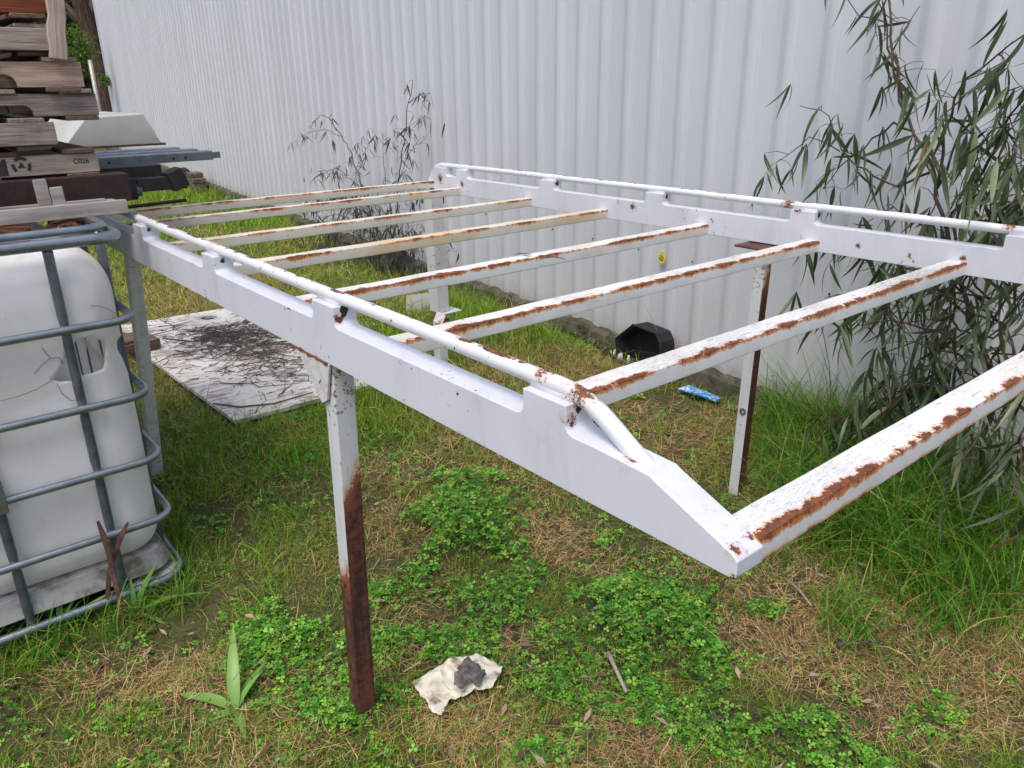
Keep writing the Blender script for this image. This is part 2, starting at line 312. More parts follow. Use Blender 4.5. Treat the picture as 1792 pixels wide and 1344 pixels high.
def mat_board():
    t = NT('dirty_white_board'); o = t.obj(); n = t.noise(o, 3.2, 6, .68); g = t.noise(t.scale(o, (1.2, 5, 1)), 7, 6, .75, .6); f = t.noise(o, 90, 4, .7)
    c = t.mix(t.ramp(f, .4, .75), (.68, .66, .62), (.55, .52, .47))
    c = t.mix(t.math('MULTIPLY', t.ramp(t.math('ADD', t.math('MULTIPLY', n, .5), t.math('MULTIPLY', g, .5)), .475, .56), .8), c, (.21, .165, .14))
    c = t.mix(t.math('MULTIPLY', t.ramp(t.noise(t.vmath('ADD', o, (4, 2, 0)), 5, 5, .7), .6, .72), .5), c, (.36, .21, .10))
    t.bsdf(c, .6, normal=t.bump(f, .001, .3)); return t.m
M['board'] = mat_board()

# ------------------------------------------------------------------ mesh helpers
class MB:
    def __init__(s): s.v = []; s.f = []
    def add(s, vs, fs):
        k = len(s.v); s.v += [tuple(v) for v in vs]; s.f += [tuple(i+k for i in f) for f in fs]; return s
    def box(s, x0, x1, y0, y1, z0, z1, mat=None):
        vs = [Vector((x, y, z)) for z in (z0, z1) for y in (y0, y1) for x in (x0, x1)]
        if mat: vs = [mat @ v for v in vs]
        return s.add(vs, [(0, 2, 3, 1), (4, 5, 7, 6), (0, 1, 5, 4), (2, 6, 7, 3), (0, 4, 6, 2), (1, 3, 7, 5)])
    def tube(s, pts, r, n=8, closed=False):
        pts = [Vector(p) for p in pts]; m = len(pts); rs = r if hasattr(r, '__len__') else [r]*m
        up = None; rings = []
        for i, p in enumerate(pts):
            a = pts[(i-1) % m] if (closed or i > 0) else p; b = pts[(i+1) % m] if (closed or i < m-1) else p
            t = (b-a).normalized()
            if up is None: up = t.orthogonal().normalized()
            up = (up - t*up.dot(t)).normalized(); sd = t.cross(up)
            rings.append([p + (up*math.cos(2*math.pi*k/n) + sd*math.sin(2*math.pi*k/n))*rs[i] for k in range(n)])
        vs = [v for g in rings for v in g]; fs = []
        for i in range(m if closed else m-1):
            j = (i+1) % m
            for k in range(n): fs.append((i*n+k, i*n+(k+1) % n, j*n+(k+1) % n, j*n+k))
        if not closed: fs += [tuple(range(n))[::-1], tuple((m-1)*n+k for k in range(n))]
        return s.add(vs, fs)
    def prism(s, poly, ext, f):
        """poly: list of 2D points, ext: (lo, hi), f(u, v, w) -> 3D point"""
        n = len(poly); vs = [f(u, v, ext[0]) for u, v in poly] + [f(u, v, ext[1]) for u, v in poly]
        return s.add(vs, [tuple(range(n))[::-1], tuple(range(n, 2*n))] + [(i, (i+1) % n, n+(i+1) % n, n+i) for i in range(n)])
    def build(s, name, mat, parent=None, smooth=False, bevel=0, seg=2, loc=None, rot=None, origin=None):
        me = bpy.data.meshes.new(name)
        vs = s.v if origin is None else [tuple(Vector(v)-Vector(origin)) for v in s.v]
        me.from_pydata(vs, [], s.f); me.validate()
        bm = bmesh.new(); bm.from_mesh(me); bmesh.ops.recalc_face_normals(bm, faces=bm.faces)
        if bevel:
            ed = [e for e in bm.edges if len(e.link_faces) == 2 and e.calc_face_angle(0) > .5]
            bmesh.ops.bevel(bm, geom=ed, offset=bevel, segments=seg, affect='EDGES', profile=.5, clamp_overlap=True)
        bm.to_mesh(me); bm.free()
        if smooth or bevel:
            me.polygons.foreach_set('use_smooth', [True]*len(me.polygons))
            if bevel or smooth == 'auto':
                try: me.set_sharp_from_angle(angle=math.radians(38))
                except Exception: pass
        me.materials.append(mat); o = bpy.data.objects.new(name, me); COL.objects.link(o)
        if bevel:
            wm = o.modifiers.new('weighted_normals', 'WEIGHTED_NORMAL'); wm.keep_sharp = True; wm.weight = 80
        if parent is not None: o.parent = parent
        if origin is not None: o.location = origin
        if loc is not None: o.location = loc
        if rot is not None: o.rotation_euler = rot
        return o
def tag(o, label=None, cat=None, group=None, kind=None):
    for k, v in (('label', label), ('category', cat), ('group', group), ('kind', kind)):
        if v: o[k] = v
    return o
def thing(name, label, cat, loc=(0, 0, 0), yaw=0.0, group=None, rot=None):
    o = bpy.data.objects.new(name, None); COL.objects.link(o); o.empty_display_size = .1
    o.location = loc; o.rotation_euler = rot or (0, 0, yaw); tag(o, label, cat, group); return o
def inst(me_obj, parent, loc, rot=None, quat=None, scale=None, name=None):
    c = me_obj.copy(); COL.objects.link(c); c.parent = parent; c.location = loc
    if quat is not None: c.rotation_mode = 'QUATERNION'; c.rotation_quaternion = quat
    if rot is not None: c.rotation_euler = rot
    if scale is not None: c.scale = scale
    return c
def arrays_mesh(name, V, T, C, mat, parent=None, smooth=False):
    me = bpy.data.meshes.new(name); nv, nt = len(V), len(T)
    me.vertices.add(nv); me.vertices.foreach_set('co', np.ascontiguousarray(V, dtype=np.float32).ravel())
    me.loops.add(nt*3); me.loops.foreach_set('vertex_index', np.ascontiguousarray(T, dtype=np.int32).ravel())
    me.polygons.add(nt); me.polygons.foreach_set('loop_start', np.arange(0, nt*3, 3, dtype=np.int32))
    if C is not None:
        ca = me.color_attributes.new('Col', 'FLOAT_COLOR', 'POINT')
        ca.data.foreach_set('color', np.concatenate([C, np.ones((nv, 1))], 1).astype(np.float32).ravel())
    me.update(calc_edges=True); me.materials.append(mat)
    o = bpy.data.objects.new(name, me); COL.objects.link(o)
    if parent is not None: o.parent = parent
    return o

# ------------------------------------------------------------------ ground
def gh(x, y):
    return (np.sin(x*2.1+1.3)*np.sin(y*1.7+.4)*.012 + np.sin(x*5.3+y*3.1)*.006 + np.sin(x*11.7-y*9.3+2)*.004 + np.sin(x*.6+2)*np.sin(y*.5)*.02) - .01
def axis_grid(lo, hi, fine, far):
    a = [0.0]; st = fine
    xs = list(np.arange(lo, hi, fine)); k = xs[-1]; up = []
    while k < far: st *= 1.25; k += st; up.append(k)
    k = xs[0]; st = fine; dn = []
    while k > -far: st *= 1.25; k -= st; dn.append(k)
    return np.array(dn[::-1] + xs + up)
gx = axis_grid(-3.5, 4, .05, 140); gy = axis_grid(.5, 8, .05, 140)
X, Y = np.meshgrid(gx, gy); fade = np.clip(1.5 - np.hypot(X, Y)/30, 0, 1); Z = gh(X, Y)*fade
V = np.stack([X.ravel(), Y.ravel(), Z.ravel()], 1); nxg, nyg = len(gx), len(gy)
i0 = (np.arange(nyg-1)[:, None]*nxg + np.arange(nxg-1)[None]).ravel()
T = np.concatenate([np.stack([i0, i0+1, i0+1+nxg], 1), np.stack([i0, i0+1+nxg, i0+nxg], 1)])
g = arrays_mesh('ground', V, T, None, M['ground']); tag(g, 'uneven damp ground of soil, straw and moss under the rack', kind='structure')
g.data.polygons.foreach_set('use_smooth', [True]*len(g.data.polygons))

# rising scrubby bank far behind the shed
bk = MB(); bxs = np.linspace(-70, 10, 34); rows = [(26, 0), (30, 1.6), (36, 5.0), (46, 10.5), (60, 17)]
vs = []; 
for j, (yy, zz) in enumerate(rows):
    for i, xx in enumerate(bxs): vs.append((xx, yy + 1.5*math.sin(xx*.4+j), zz + (.7*math.sin(xx*.7+j*2) if j else -.3)))
fs = [(j*34+i, j*34+i+1, (j+1)*34+i+1, (j+1)*34+i) for j in range(4) for i in range(33)]
M['bank'] = mat_plain('dry_olive_scrub', (.045, .05, .022), (.10, .09, .05), 60, .95, bumpd=.3, bs=1)
b_ = bk.add(vs, fs).build('hillside', M['bank'], smooth=True); tag(b_, 'dim olive hillside behind the end of the shed', kind='structure')

# ------------------------------------------------------------------ shed wall
shed = thing('shed', 'long pale blue grey shed wall of ribbed steel sheets on a mossy footing', 'shed', wl(0, 0, 0), WYAW)
# local frame of the shed: x along the wall, y = -off (yard side), z up
SGN = 1 if (Matrix.Rotation(WYAW, 3, 'Z') @ Vector((0, 1, 0))).dot(Vector(WN)) > 0 else -1
PITCH_R = .212; S0 = -.151 - 10*PITCH_R; NR = 4
def sheet_bm():
    prof = []
    for k in range(NR):
        x = k*PITCH_R
        prof += [(x+.000, .000), (x+.008, .0150), (x+.016, .0185), (x+.050, .0190), (x+.062, .0165), (x+.092, .002), (x+.105, .000), (x+.150, .0010), (x+.200, .0)]
    prof += [(NR*PITCH_R, .000), (NR*PITCH_R+.008, .0153), (NR*PITCH_R+.016, .0188), (NR*PITCH_R+.050, .0193)]
    m = MB(); zs = [.09, 1.6, 3.2, 5.2]; n = len(prof)
    vs = [(x, SGN*(y), z) for z in zs for x, y in prof]; fs = [(j*n+i, j*n+i+1, (j+1)*n+i+1, (j+1)*n+i) for j in range(len(zs)-1) for i in range(n-1)]
    return m.add(vs, fs)
sh0 = None; nsheet = 28
for k in range(nsheet):
    xs_ = S0 + k*NR*PITCH_R
    if xs_ + NR*PITCH_R > 21.3: break
    zj = random.choice([0, 0, -.012, .01])
    if sh0 is None: sh0 = sheet_bm().build('wall_sheet', M['wall'], shed, smooth='auto', loc=(xs_, 0, 0)); continue
    inst(sh0, shed, (xs_, SGN*random.uniform(0, .0015)+SGN*.0016*(k % 2), zj))
XEND = xs_
m = MB(); m.box(XEND-.02, XEND+.06, SGN*-.10, SGN*.035, .09, 5.2) if SGN > 0 else m.box(XEND-.02, XEND+.06, -.035, .10, .09, 5.2)
m.build('corner_flashing', M['wall'], shed)
m = MB(); m.box(XEND-.02, XEND+.03, *sorted((SGN*-.11, SGN*-8)), .0, 5.2); m.build('end_wall', M['wall'], shed)
# footing in blocks of slightly different height and set-out
x = S0-.5
while x < XEND:
    L = random.uniform(1.6, 2.6); d = random.uniform(.060, .078); m = MB()
    n = int(L/.07); top = .108; vs = []; fs = []
    for i in range(n+1):
        xx = x + L*i/n - (.003 if i == n else 0)
        dd = d + random.uniform(-.008, .008); tt = top + random.uniform(-.012, .010)
        vs += [(xx, SGN*(dd+.02), -.08), (xx, SGN*dd, tt-.02), (xx, SGN*(dd-.018), tt), (xx, SGN*-.004, tt+.006), (xx, SGN*-.1, tt+.006), (xx, SGN*-.1, -.08)]
    for i in range(n):
        for j in range(6): fs.append((i*6+j, i*6+(j+1) % 6, (i+1)*6+(j+1) % 6, (i+1)*6+j))
    fs += [tuple(range(6)), tuple(n*6+j for j in range(6))[::-1]]
    m.add(vs, fs).build('footing_block', M['footing'], shed); x += L
m = MB()   # screw heads
for zrow in (.655,):
    for k in range(0, 110):
        if k % 2: continue
        xx = S0 + k*PITCH_R + .105
        if xx > XEND: break
        y0, y1 = sorted((SGN*.0018, SGN*.0075)); r = .0042
        m.box(xx-r, xx+r, y0, y1, zrow-r-random.uniform(0, .004), zrow+r)
sc_ = m.build('screw', M['black'], shed, bevel=.002, seg=1); sc_['kind'] = 'stuff'

# small things on the wall
P = Vector(PW((1158, 452), .03)); t_ = thing('number_tag', 'yellow plastic tag numbered 25 fixed to the shed wall', 'tag', P, WYAW if SGN < 0 else WYAW+math.pi)
# local: x to the right in the picture?, y out of the wall negative -> towards yard
outl = [(-.024, .005), (-.016, .020), (-.010, .028), (0, .030), (.012, .027), (.020, .020), (.025, .004), (.022, -.016), (.010, -.030), (-.008, -.029), (-.014, -.020), (-.027, -.012), (-.030, -.002)]
MB().prism(outl, (-.0015, .0015), lambda u, v, w: (u, w, v)).build('tag_plate', M['yellow'], t_)
MB().prism([(.002+.006*math.cos(k*.7), .036+.009*math.sin(k*.7)) for k in range(9)], (-.004, .004), lambda u, v, w: (u, w, v)).build('stud', M['yellow'], t_)
def text_mesh(txt, size, mat, parent, loc, rot, name='lettering', sx=1.0):
    cu = bpy.data.curves.new(name, 'FONT'); cu.body = txt; cu.size = size; cu.align_x = 'CENTER'; cu.align_y = 'CENTER'; cu.extrude = .0003; cu.offset = size*.012
    tmp = bpy.data.objects.new(name+'_tmp', cu); COL.objects.link(tmp); dg = bpy.context.evaluated_depsgraph_get(); dg.update()
    me = bpy.data.meshes.new_from_object(tmp.evaluated_get(dg)); bpy.data.objects.remove(tmp); me.materials.clear(); me.materials.append(mat)
    o = bpy.data.objects.new(name, me); COL.objects.link(o); o.parent = parent; o.location = loc; o.rotation_euler = rot; o.scale = (sx, 1, 1); return o
text_mesh('25', .034, M['ink'], t_, (0, -.0022, -.001), (math.radians(90), math.radians(25), 0))
P = Vector(PW((773, 222), .026)); s_ = MB().box(-.016, .016, -.001, .001, -.030, .030).build('sticker', M['cream'], None, loc=P, rot=(0, 0, WYAW)); tag(s_, 'small cream label stuck on the shed wall above the rack corner', 'label')

# ------------------------------------------------------------------ the white roof rack
AN, AF = .679, 2.4766      # outer face of the near rail, inner face of the far rail
RT = .052; ZB = 1.010
RO = (1.60, 2.05)
rack = thing('roof_rack', 'large white steel roof rack with rusty cross bars standing on legs', 'rack', rk(RO[0], RO[1], 0), YAW)
def L_(a, b, z): return (a-RO[0], b-RO[1], z)
posts = [(.709, .80), (1.385, 1.478), (2.046, 2.135), (2.69, 2.782), (3.36, 3.452)]
def rail_poly():
    zt, zp = 1.098, 1.140
    P = [(.424, 1.010), (.420, 1.014), (.420, 1.036), (.428, 1.043), (.548, 1.090), (.556, 1.094), (.627, 1.097), (.650, 1.098)]
    for i, (b0, b1) in enumerate(posts + [(3.55, 3.655)]):
        c = .010
        P += [(b0-c-.004, zt), (b0-.004, zt+.004), (b0, zt+c), (b0, zp), (b1, zp)]
        if b1 < 3.6: P += [(b1, zt+c), (b1+.004, zt+.004), (b1+c+.004, zt)]
    P += [(3.735, 1.050), (3.745, 1.040), (3.745, 1.012), (3.742, 1.010)]
    return P
rp = rail_poly()
def rail(a0, name='side_rail'):
    # extruded profile; caps triangulated by bmesh
    m = MB(); m.prism(rp, (a0, a0+RT), lambda u, v, w: L_(w, u, v)); o = m.build(name, M['rail'], rack, bevel=.0045, seg=3)
    bm = bmesh.new(); bm.from_mesh(o.data); bmesh.ops.triangulate(bm, faces=[f for f in bm.faces if len(f.verts) > 8]); bm.to_mesh(o.data); bm.free(); return o
rail(AN); rail(AF)
def arc(p, q, r_, n=4): return [p.lerp(q, i/n) for i in range(n+1)]
for a0 in (AN, AF):
    ac = a0 + RT*.52
    pts = [L_(ac, .520, 1.056), L_(ac, .550, 1.070), L_(ac, .580, 1.0845), L_(ac, .612, 1.102), L_(ac, .640, 1.119), L_(ac, .665, 1.133), L_(ac, .690, 1.1435), L_(ac, .715, 1.150), L_(ac, .745, 1.152)] + \
          [L_(ac, b, 1.1525+.0008*math.sin(b*7)) for b in np.arange(.8, 3.6, .2)] + [L_(ac, 3.62, 1.150), L_(ac, 3.665, 1.137), L_(ac, 3.71, 1.094), L_(ac, 3.735, 1.050)]
    MB().tube(pts, .0132, 14).build('top_tube', M['tube'], rack, smooth=True)
    for b0, b1 in posts: MB().tube([L_(ac, b0+.002, 1.1415), L_(ac, b1-.002, 1.1415)], .0145, 8).build('weld_fillet', M['rail'], rack, smooth=True)   # where posts meet the tube
# cross bars
bars = [(.4225, .056, .038, 'bar_front', 0), (.884, .058, .038, 'bar_second', 0), (1.354, .056, .037, 'bar_a', 0), (1.812, .058, .037, 'bar_a', 0),
        (2.342, .054, .037, 'bar_b', 0), (2.839, .052, .037, 'bar_b', 0), (3.414, .045, .037, 'bar_b', 0), (3.660, .045, .036, 'bar_b', .018)]
for i, (b, wd, ht, mt, dz) in enumerate(bars):
    m = MB(); n = 24; a0, a1 = AN+RT-.004, AF+.004
    if i == 0: a0 += .0
    ztop = ZB+ht+dz; vs = []; fs = []
    for k in range(n+1):
        xx = (a1-a0)*k/n; wz = .0006*math.sin(k*1.7+i)
        vs += [(xx, 0, -ht+wz), (xx, wd, -ht+wz), (xx, wd, wz), (xx, 0, wz)]
    for k in range(n):
        for j in range(4): fs.append((k*4+j, k*4+(j+1) % 4, k*4+4+(j+1) % 4, k*4+4+j))
    fs += [(0, 1, 2, 3), (n*4+3, n*4+2, n*4+1, n*4)]
    o = m.add(vs, fs).build('cross_bar', M[mt], rack, bevel=.004, seg=2, loc=L_(a0, b, ztop))
    if i == 0: o['label'] = 'wide front cross bar with a long rust streak along its edge'
# legs
def leg(a0, b0, a1, b1, ztop, zbot, w, mat, name='leg'):
    m = MB(); vs = []
    n = 14
    for k in range(n+1):
        f = k/n; aa = a0+(a1-a0)*f; bb = b0+(b1-b0)*f; z = ztop+(zbot-ztop)*f
        vs += [(aa-RO[0]-w/2, bb-RO[1]-w/2, z), (aa-RO[0]+w/2, bb-RO[1]-w/2, z), (aa-RO[0]+w/2, bb-RO[1]+w/2, z), (aa-RO[0]-w/2, bb-RO[1]+w/2, z)]
    fs = [(k*4+j, k*4+(j+1) % 4, k*4+4+(j+1) % 4, k*4+4+j) for k in range(n) for j in range(4)] + [(0, 1, 2, 3), (n*4+3, n*4+2, n*4+1, n*4)]
    return m.add(vs, fs).build(name, mat, rack, bevel=.005, seg=2, origin=((a0-RO[0]), (b0-RO[1]), 0))
lg = leg(.712, 1.452, .712, 1.500, 1.010, -.03, .050, M['legnear']); lg['label'] = 'near leg rusted dark red up its right face and all round below'
# near gusset
gp = [(1.585, 1.0095), (1.425, 1.0095), (1.432, .985), (1.452, .92), (1.478, .905), (1.500, .925)]
MB().prism(gp, (.6785, .6845), lambda u, v, w: L_(w, u, v)).build('gusset', M['plate'], rack, bevel=.001, seg=1)
# rust line where the gusset meets the rail
m = MB(); m.tube([L_(.679, b, 1.0085+.0015*math.sin(b*90)) for b in np.linspace(1.43, 1.60, 14)], [.0035+.0015*math.sin(k*2.1) for k in range(14)], 6); m.build('rusty_seam', M['rust'], rack, smooth=True)
lf = leg(2.455, 1.548, 2.455, 1.562, .995, -.03, .045, M['legfar']); lf['label'] = 'far leg white on one face and dark rust on the other'
m = MB(); m.box(*sorted((2.40-RO[0], 2.53-RO[0])), 1.50-RO[1], 1.64-RO[1], .998, 1.006); m.build('leg_plate', M['darkrust'], rack, bevel=.002, seg=1)
m = MB(); m.prism([(2.478, .995), (2.535, .995), (2.51, .955), (2.478, .935)], (1.545, 1.552), lambda u, v, w: L_(u, w, v)); m.build('bracket', M['rust'], rack)
# washer and bolt on the far leg
Pw = ab(PA((1300, 720), 2.432)); 
def disc(cx, cyy, cz, r, th, n=16): return [(cx-th, cyy+r*math.cos(2*math.pi*k/n), cz+r*math.sin(2*math.pi*k/n)) for k in range(n)]
def washer(a, b, z, r=.014):
    n = 16; vs = [];
    for th, rr in ((0, r), (-.004, r), (-.004, r*.45), (.003, r*.45)): vs += [(a-RO[0]+th, b-RO[1]+rr*math.cos(2*math.pi*k/n), z+rr*math.sin(2*math.pi*k/n)) for k in range(n)]
    fs = [(j*n+k, j*n+(k+1) % n, (j+1)*n+(k+1) % n, (j+1)*n+k) for j in range(3) for k in range(n)] + [tuple(3*n+k for k in range(n))]
    return MB().add(vs, fs)
washer(2.4325, Pw[1], Pw[2]).build('washer', M['galv'], rack)
washer(.6865, 1.485, .432, .012).build('washer', M['rust'], rack)
# back far leg: wide upper part with a foot plate, then a narrower post down to the ground
lb = leg(2.45, 3.640, 2.45, 3.625, 1.010, .335, .082, M['legback']); lb['label'] = 'wider white upper leg ending in a small foot plate'
MB().box(2.43-RO[0], 2.56-RO[0], 3.56-RO[1], 3.67-RO[1], .326, .334).build('foot_plate', M['legback'], rack, bevel=.002, seg=1)
leg(2.385, 3.53, 2.38, 3.53, .30, -.03, .060, M['legback'], 'lower_post')
Mx = Matrix.Translation(Vector(L_(2.385, 3.51, .315))) @ Matrix.Rotation(.55, 4, 'Y') @ Matrix.Rotation(.5, 4, 'Z')
MB().box(-.045, .035, -.03, .03, -.028, .035, Mx).build('rusty_bracket', M['plate'], rack, bevel=.003, seg=1)
MB().box(2.41-RO[0], 2.50-RO[0], 3.60-RO[1], 3.70-RO[1], .945, 1.009).build('clamp', M['rust'], rack, bevel=.003, seg=1)
# back near leg beside the tank
ln_ = leg(.706, 2.975, .700, 3.235, 1.010, -.03, .046, M['legolive']); ln_['label'] = 'mottled rear leg standing behind the tank'
# square ends and weld blobs under posts (black rust holes)
m = MB()
for b0, b1 in posts[:4]:
    for a0 in (AN, AF):
        rr_ = random.uniform(.45, 1.0); m.add([L_(a0+.024+(.011*rr_)*(1+random.uniform(-.45, .35))*math.cos(k*.57), b0-.0010, 1.128+.012*rr_*(1+random.uniform(-.5, .3))*math.sin(k*.57)) for k in range(11)], [tuple(range(11))])
h_ = m.build('rust_hole', M['inkrust'], rack); h_['kind'] = 'stuff'
# dead gum leaf and twig on the bar
def leaf_mesh(name, L, w, curve, mat, n=6, fold=.25):
    vs = []; fs = []
    for i in range(n+1):
        f = i/n; ww = w*math.sin(math.pi*min(1, max(0, (f*.97+.02)))**.8)**.9 if 0 < i < n else w*.06
        c = curve*L*(f*f); x = L*f
        vs += [(x, -ww/2, -c+ww*fold*.5), (x, 0, -c), (x, ww/2, -c+ww*fold*.5)]
    for i in range(n):
        for j in range(2): fs.append((i*3+j, i*3+j+1, i*3+3+j+1, i*3+3+j))
    me = bpy.data.meshes.new(name); me.from_pydata(vs, [], fs); me.polygons.foreach_set('use_smooth', [True]*len(me.polygons)); me.materials.append(mat); return me
dl = leaf_mesh('dead_leaf', .085, .016, .25, M['twig'])
for px, yw, lab in (((948, 452), .3, 'dead curled leaf lying on the fourth cross bar'), ((930, 447), 2.2, 'small dry twig leaf tucked behind the curled one on the bar')):
    P = Vector(PZ(px, 1.052)); o = bpy.data.objects.new('dead_leaf', dl); COL.objects.link(o); o.location = P; o.rotation_euler = (.2, -.1, yw); tag(o, lab, 'leaf')

# ------------------------------------------------------------------ caged liquid tank
TA0, TA1, TB0, TB1 = -.63, .540, 2.36, 3.36
TC = ((TA0+TA1)/2, (TB0+TB1)/2)
tank = thing('caged_tank', 'milky white plastic liquid tank in a galvanised tube cage with broken side', 'tank', rk(TC[0], TC[1], 0), YAW)
def T_(a, b, z): return Vector((a-TC[0], b-TC[1], z))
def rrect(a0, a1, b0, b1, r, z, n=6):
    pts = []
    for (ca, cb, st) in ((a1-r, b0+r, -90), (a1-r, b1-r, 0), (a0+r, b1-r, 90), (a0+r, b0+r, 180)):
        for k in range(n+1):
            t = math.radians(st+90*k/n); pts.append(T_(ca+r*math.cos(t), cb+r*math.sin(t), z))
    return pts
RINGZ = [.285, .49, .70, .935]
for z in RINGZ: MB().tube(rrect(TA0, TA1, TB0, TB1, .070, z), .0118, 10, True).build('cage_ring', M['galv'], tank, smooth=True)
MB().tube(rrect(TA0, TA1, TB0-.004, TB1, .070, 1.172), .0155, 12, True).build('top_rim', M['galv'], tank, smooth=True)
MB().tube(rrect(TA0+.02, TA1-.02, TB0+.035, TB1-.02, .08, 1.195), .012, 10, True).build('inner_rim', M['galv'], tank, smooth=True)
MB().tube(rrect(TA0-.005, TA1+.005, TB0-.005, TB1+.005, .09, .070), .0135, 10, True).build('bottom_ring', M['galv'], tank, smooth=True)
def vbar(a, b, na, nb):
    pts = []; rs = []
    for k in range(41):
        z = .06 + (1.165-.06)*k/40; dn = min(abs(z-q) for q in RINGZ)
        inn = .016 - .004*math.exp(-(dn/.02)**2); pts.append(T_(a-na*inn, b-nb*inn, z)); rs.append(.0132-.003*math.exp(-(dn/.018)**2))
    return MB().tube(pts, rs, 8).build('cage_upright', M['galvdark'], tank, smooth=True)
for a in (.358, .100, -.160, -.420): vbar(a, TB0, 0, -1)
for b in (2.55, 2.80, 3.05, 3.25): vbar(TA1, b, 1, 0)
for a in (.358, .100, -.160, -.420): vbar(a, TB1, 0, 1)
for z in (RINGZ[1]-.02,): MB().box(.100-.022-TC[0], .100+.02-TC[0], TB0-.018-TC[1], TB0-.006-TC[1], .46, .56).build('cage_clip', M['galv'], tank, bevel=.003, seg=1)
# bottle: rounded box with a broken opening
def in_poly(x, y, P):
    c = False; j = len(P)-1
    for i in range(len(P)):
        if (P[i][1] > y) != (P[j][1] > y) and x < (P[j][0]-P[i][0])*(y-P[i][1])/(P[j][1]-P[i][1])+P[i][0]: c = not c
        j = i
    return c
hole1 = [(92, 664), (104, 648), (113, 630), (121, 606), (138, 592), (165, 590), (177, 596), (188, 604), (186, 622), (183, 645), (165, 653), (146, 658), (131, 660), (128, 667), (104, 669)]
hole2 = [(204, 598), (211, 588), (219, 582), (226, 596), (233, 625), (239, 652), (232, 672), (224, 652), (215, 628), (206, 612)]
def bottle():
    a0, a1, b0, b1, z0, z1 = TA0+.026, TA1-.024, TB0+.030, TB1-.03, .150, 1.145
    c = np.array([(a0+a1)/2, (b0+b1)/2, (z0+z1)/2]); h = np.array([(a1-a0)/2, (b1-b0)/2, (z1-z0)/2])
    res = .009; m = MB(); idx = {}
    vs = []; fs = []; cut1 = set(); cut2 = set()
    def pt(u):
        r = np.array([.105, .105, .145 if u[2] > 0 else .09]); r = np.minimum(r, h*.9)
        inn = np.clip(u, -(h-r), h-r); d = (u-inn)/r; l = np.linalg.norm(d)
        if l > 1e-9: d = d/l*max(abs(d))**0 
        p = inn + d*r
        # gently swelling faces with shallow moulded waves
        if u[1] < -h[1]*.8 or u[1] > h[1]*.8:
            p[1] += (.005*math.sin(u[2]*13)+.004*math.cos(u[0]*5))*(1 if u[1] < 0 else -1)
        return p + c
    def addv(u):
        k = (round(u[0], 5), round(u[1], 5), round(u[2], 5))
        if k not in idx: idx[k] = len(vs); vs.append(pt(np.array(u)))
        return idx[k]
    for ax in range(3):
        o1, o2 = [i for i in range(3) if i != ax]
        for sg in (-1, 1):
            fine = (ax == 1 and sg == -1) or (ax == 0 and sg == 1)
            n1 = 100 if o1 == 0 else (80 if o1 == 1 else 96); n2 = 100 if o2 == 0 else (80 if o2 == 1 else 96)
            g1 = np.linspace(-h[o1], h[o1], n1+1); g2 = np.linspace(-h[o2], h[o2], n2+1)
            ids = [[0]*(n2+1) for _ in range(n1+1)]
            for i, x1 in enumerate(g1):
                for j, x2 in enumerate(g2):
                    u = [0, 0, 0]; u[ax] = sg*h[ax]; u[o1] = x1; u[o2] = x2; ids[i][j] = addv(u)
            for i in range(n1):
                for j in range(n2):
                    q = (ids[i][j], ids[i+1][j], ids[i+1][j+1], ids[i][j+1])
                    if fine:
                        cc = sum(vs[k] for k in q)/4; w = np.array(rk(cc[0], cc[1], cc[2])); X_, Y_, _z = project(w)
                        if (ax == 1 and in_poly(X_, Y_, hole1)): cut1.update(q); continue
                        if cc[1] < TB0+.2 and in_poly(X_, Y_, hole2): cut2.update(q); continue
                    fs.append(q)
    used = set(k for f in fs for k in f)
    for cut, hole in ((cut1, hole1), (cut2, hole2)):
        for k in cut & used:
            v = vs[k]; w = np.array(rk(*v)); X_, Y_, _z = project(w); best = None
            for i in range(len(hole)):
                A = np.array(hole[i], float); B = np.array(hole[(i+1) % len(hole)], float); P_ = np.array([X_, Y_]); t_ = np.clip((P_-A)@(B-A)/((B-A)@(B-A)), 0, 1); Q = A+(B-A)*t_; dd = np.linalg.norm(Q-P_)
                if best is None or dd < best[0]: best = (dd, Q)
            if best[0] < 12: vs[k] = np.array(ab(PB(best[1], v[1])))
    vs2 = [T_(*v) for v in vs]
    o = m.add(vs2, fs).build('bottle', M['hdpe'], tank, smooth=True)
    md = o.modifiers.new('wall', 'SOLIDIFY'); md.thickness = .005; md.offset = -1; md.use_rim_only = True
    return o
bottle()
# cracks: hair-thin brown lines lying on the bottle
def on_front(px, off=.0): return PB(px, TB0+.030-off)
cracks = [[(124, 527), (130, 534), (142, 537), (158, 535), (175, 536), (190, 541), (203, 550), (212, 560)], [(0, 702), (30, 694), (62, 682), (80, 672), (92, 664)],
          [(73, 608), (88, 627), (104, 626), (110, 636)], [(60, 654), (75, 638), (88, 627)], [(100, 672), (110, 690), (125, 701), (140, 700)]]
M['crack'] = mat_plain('brown_crack', (.20, .15, .10), (.28, .22, .16), 40, .9)
for c in cracks:
    pts = [T_(*ab(on_front(p, .0045))) for p in c]; MB().tube(pts, .0011, 5).build('crack', M['crack'], tank, smooth=True)
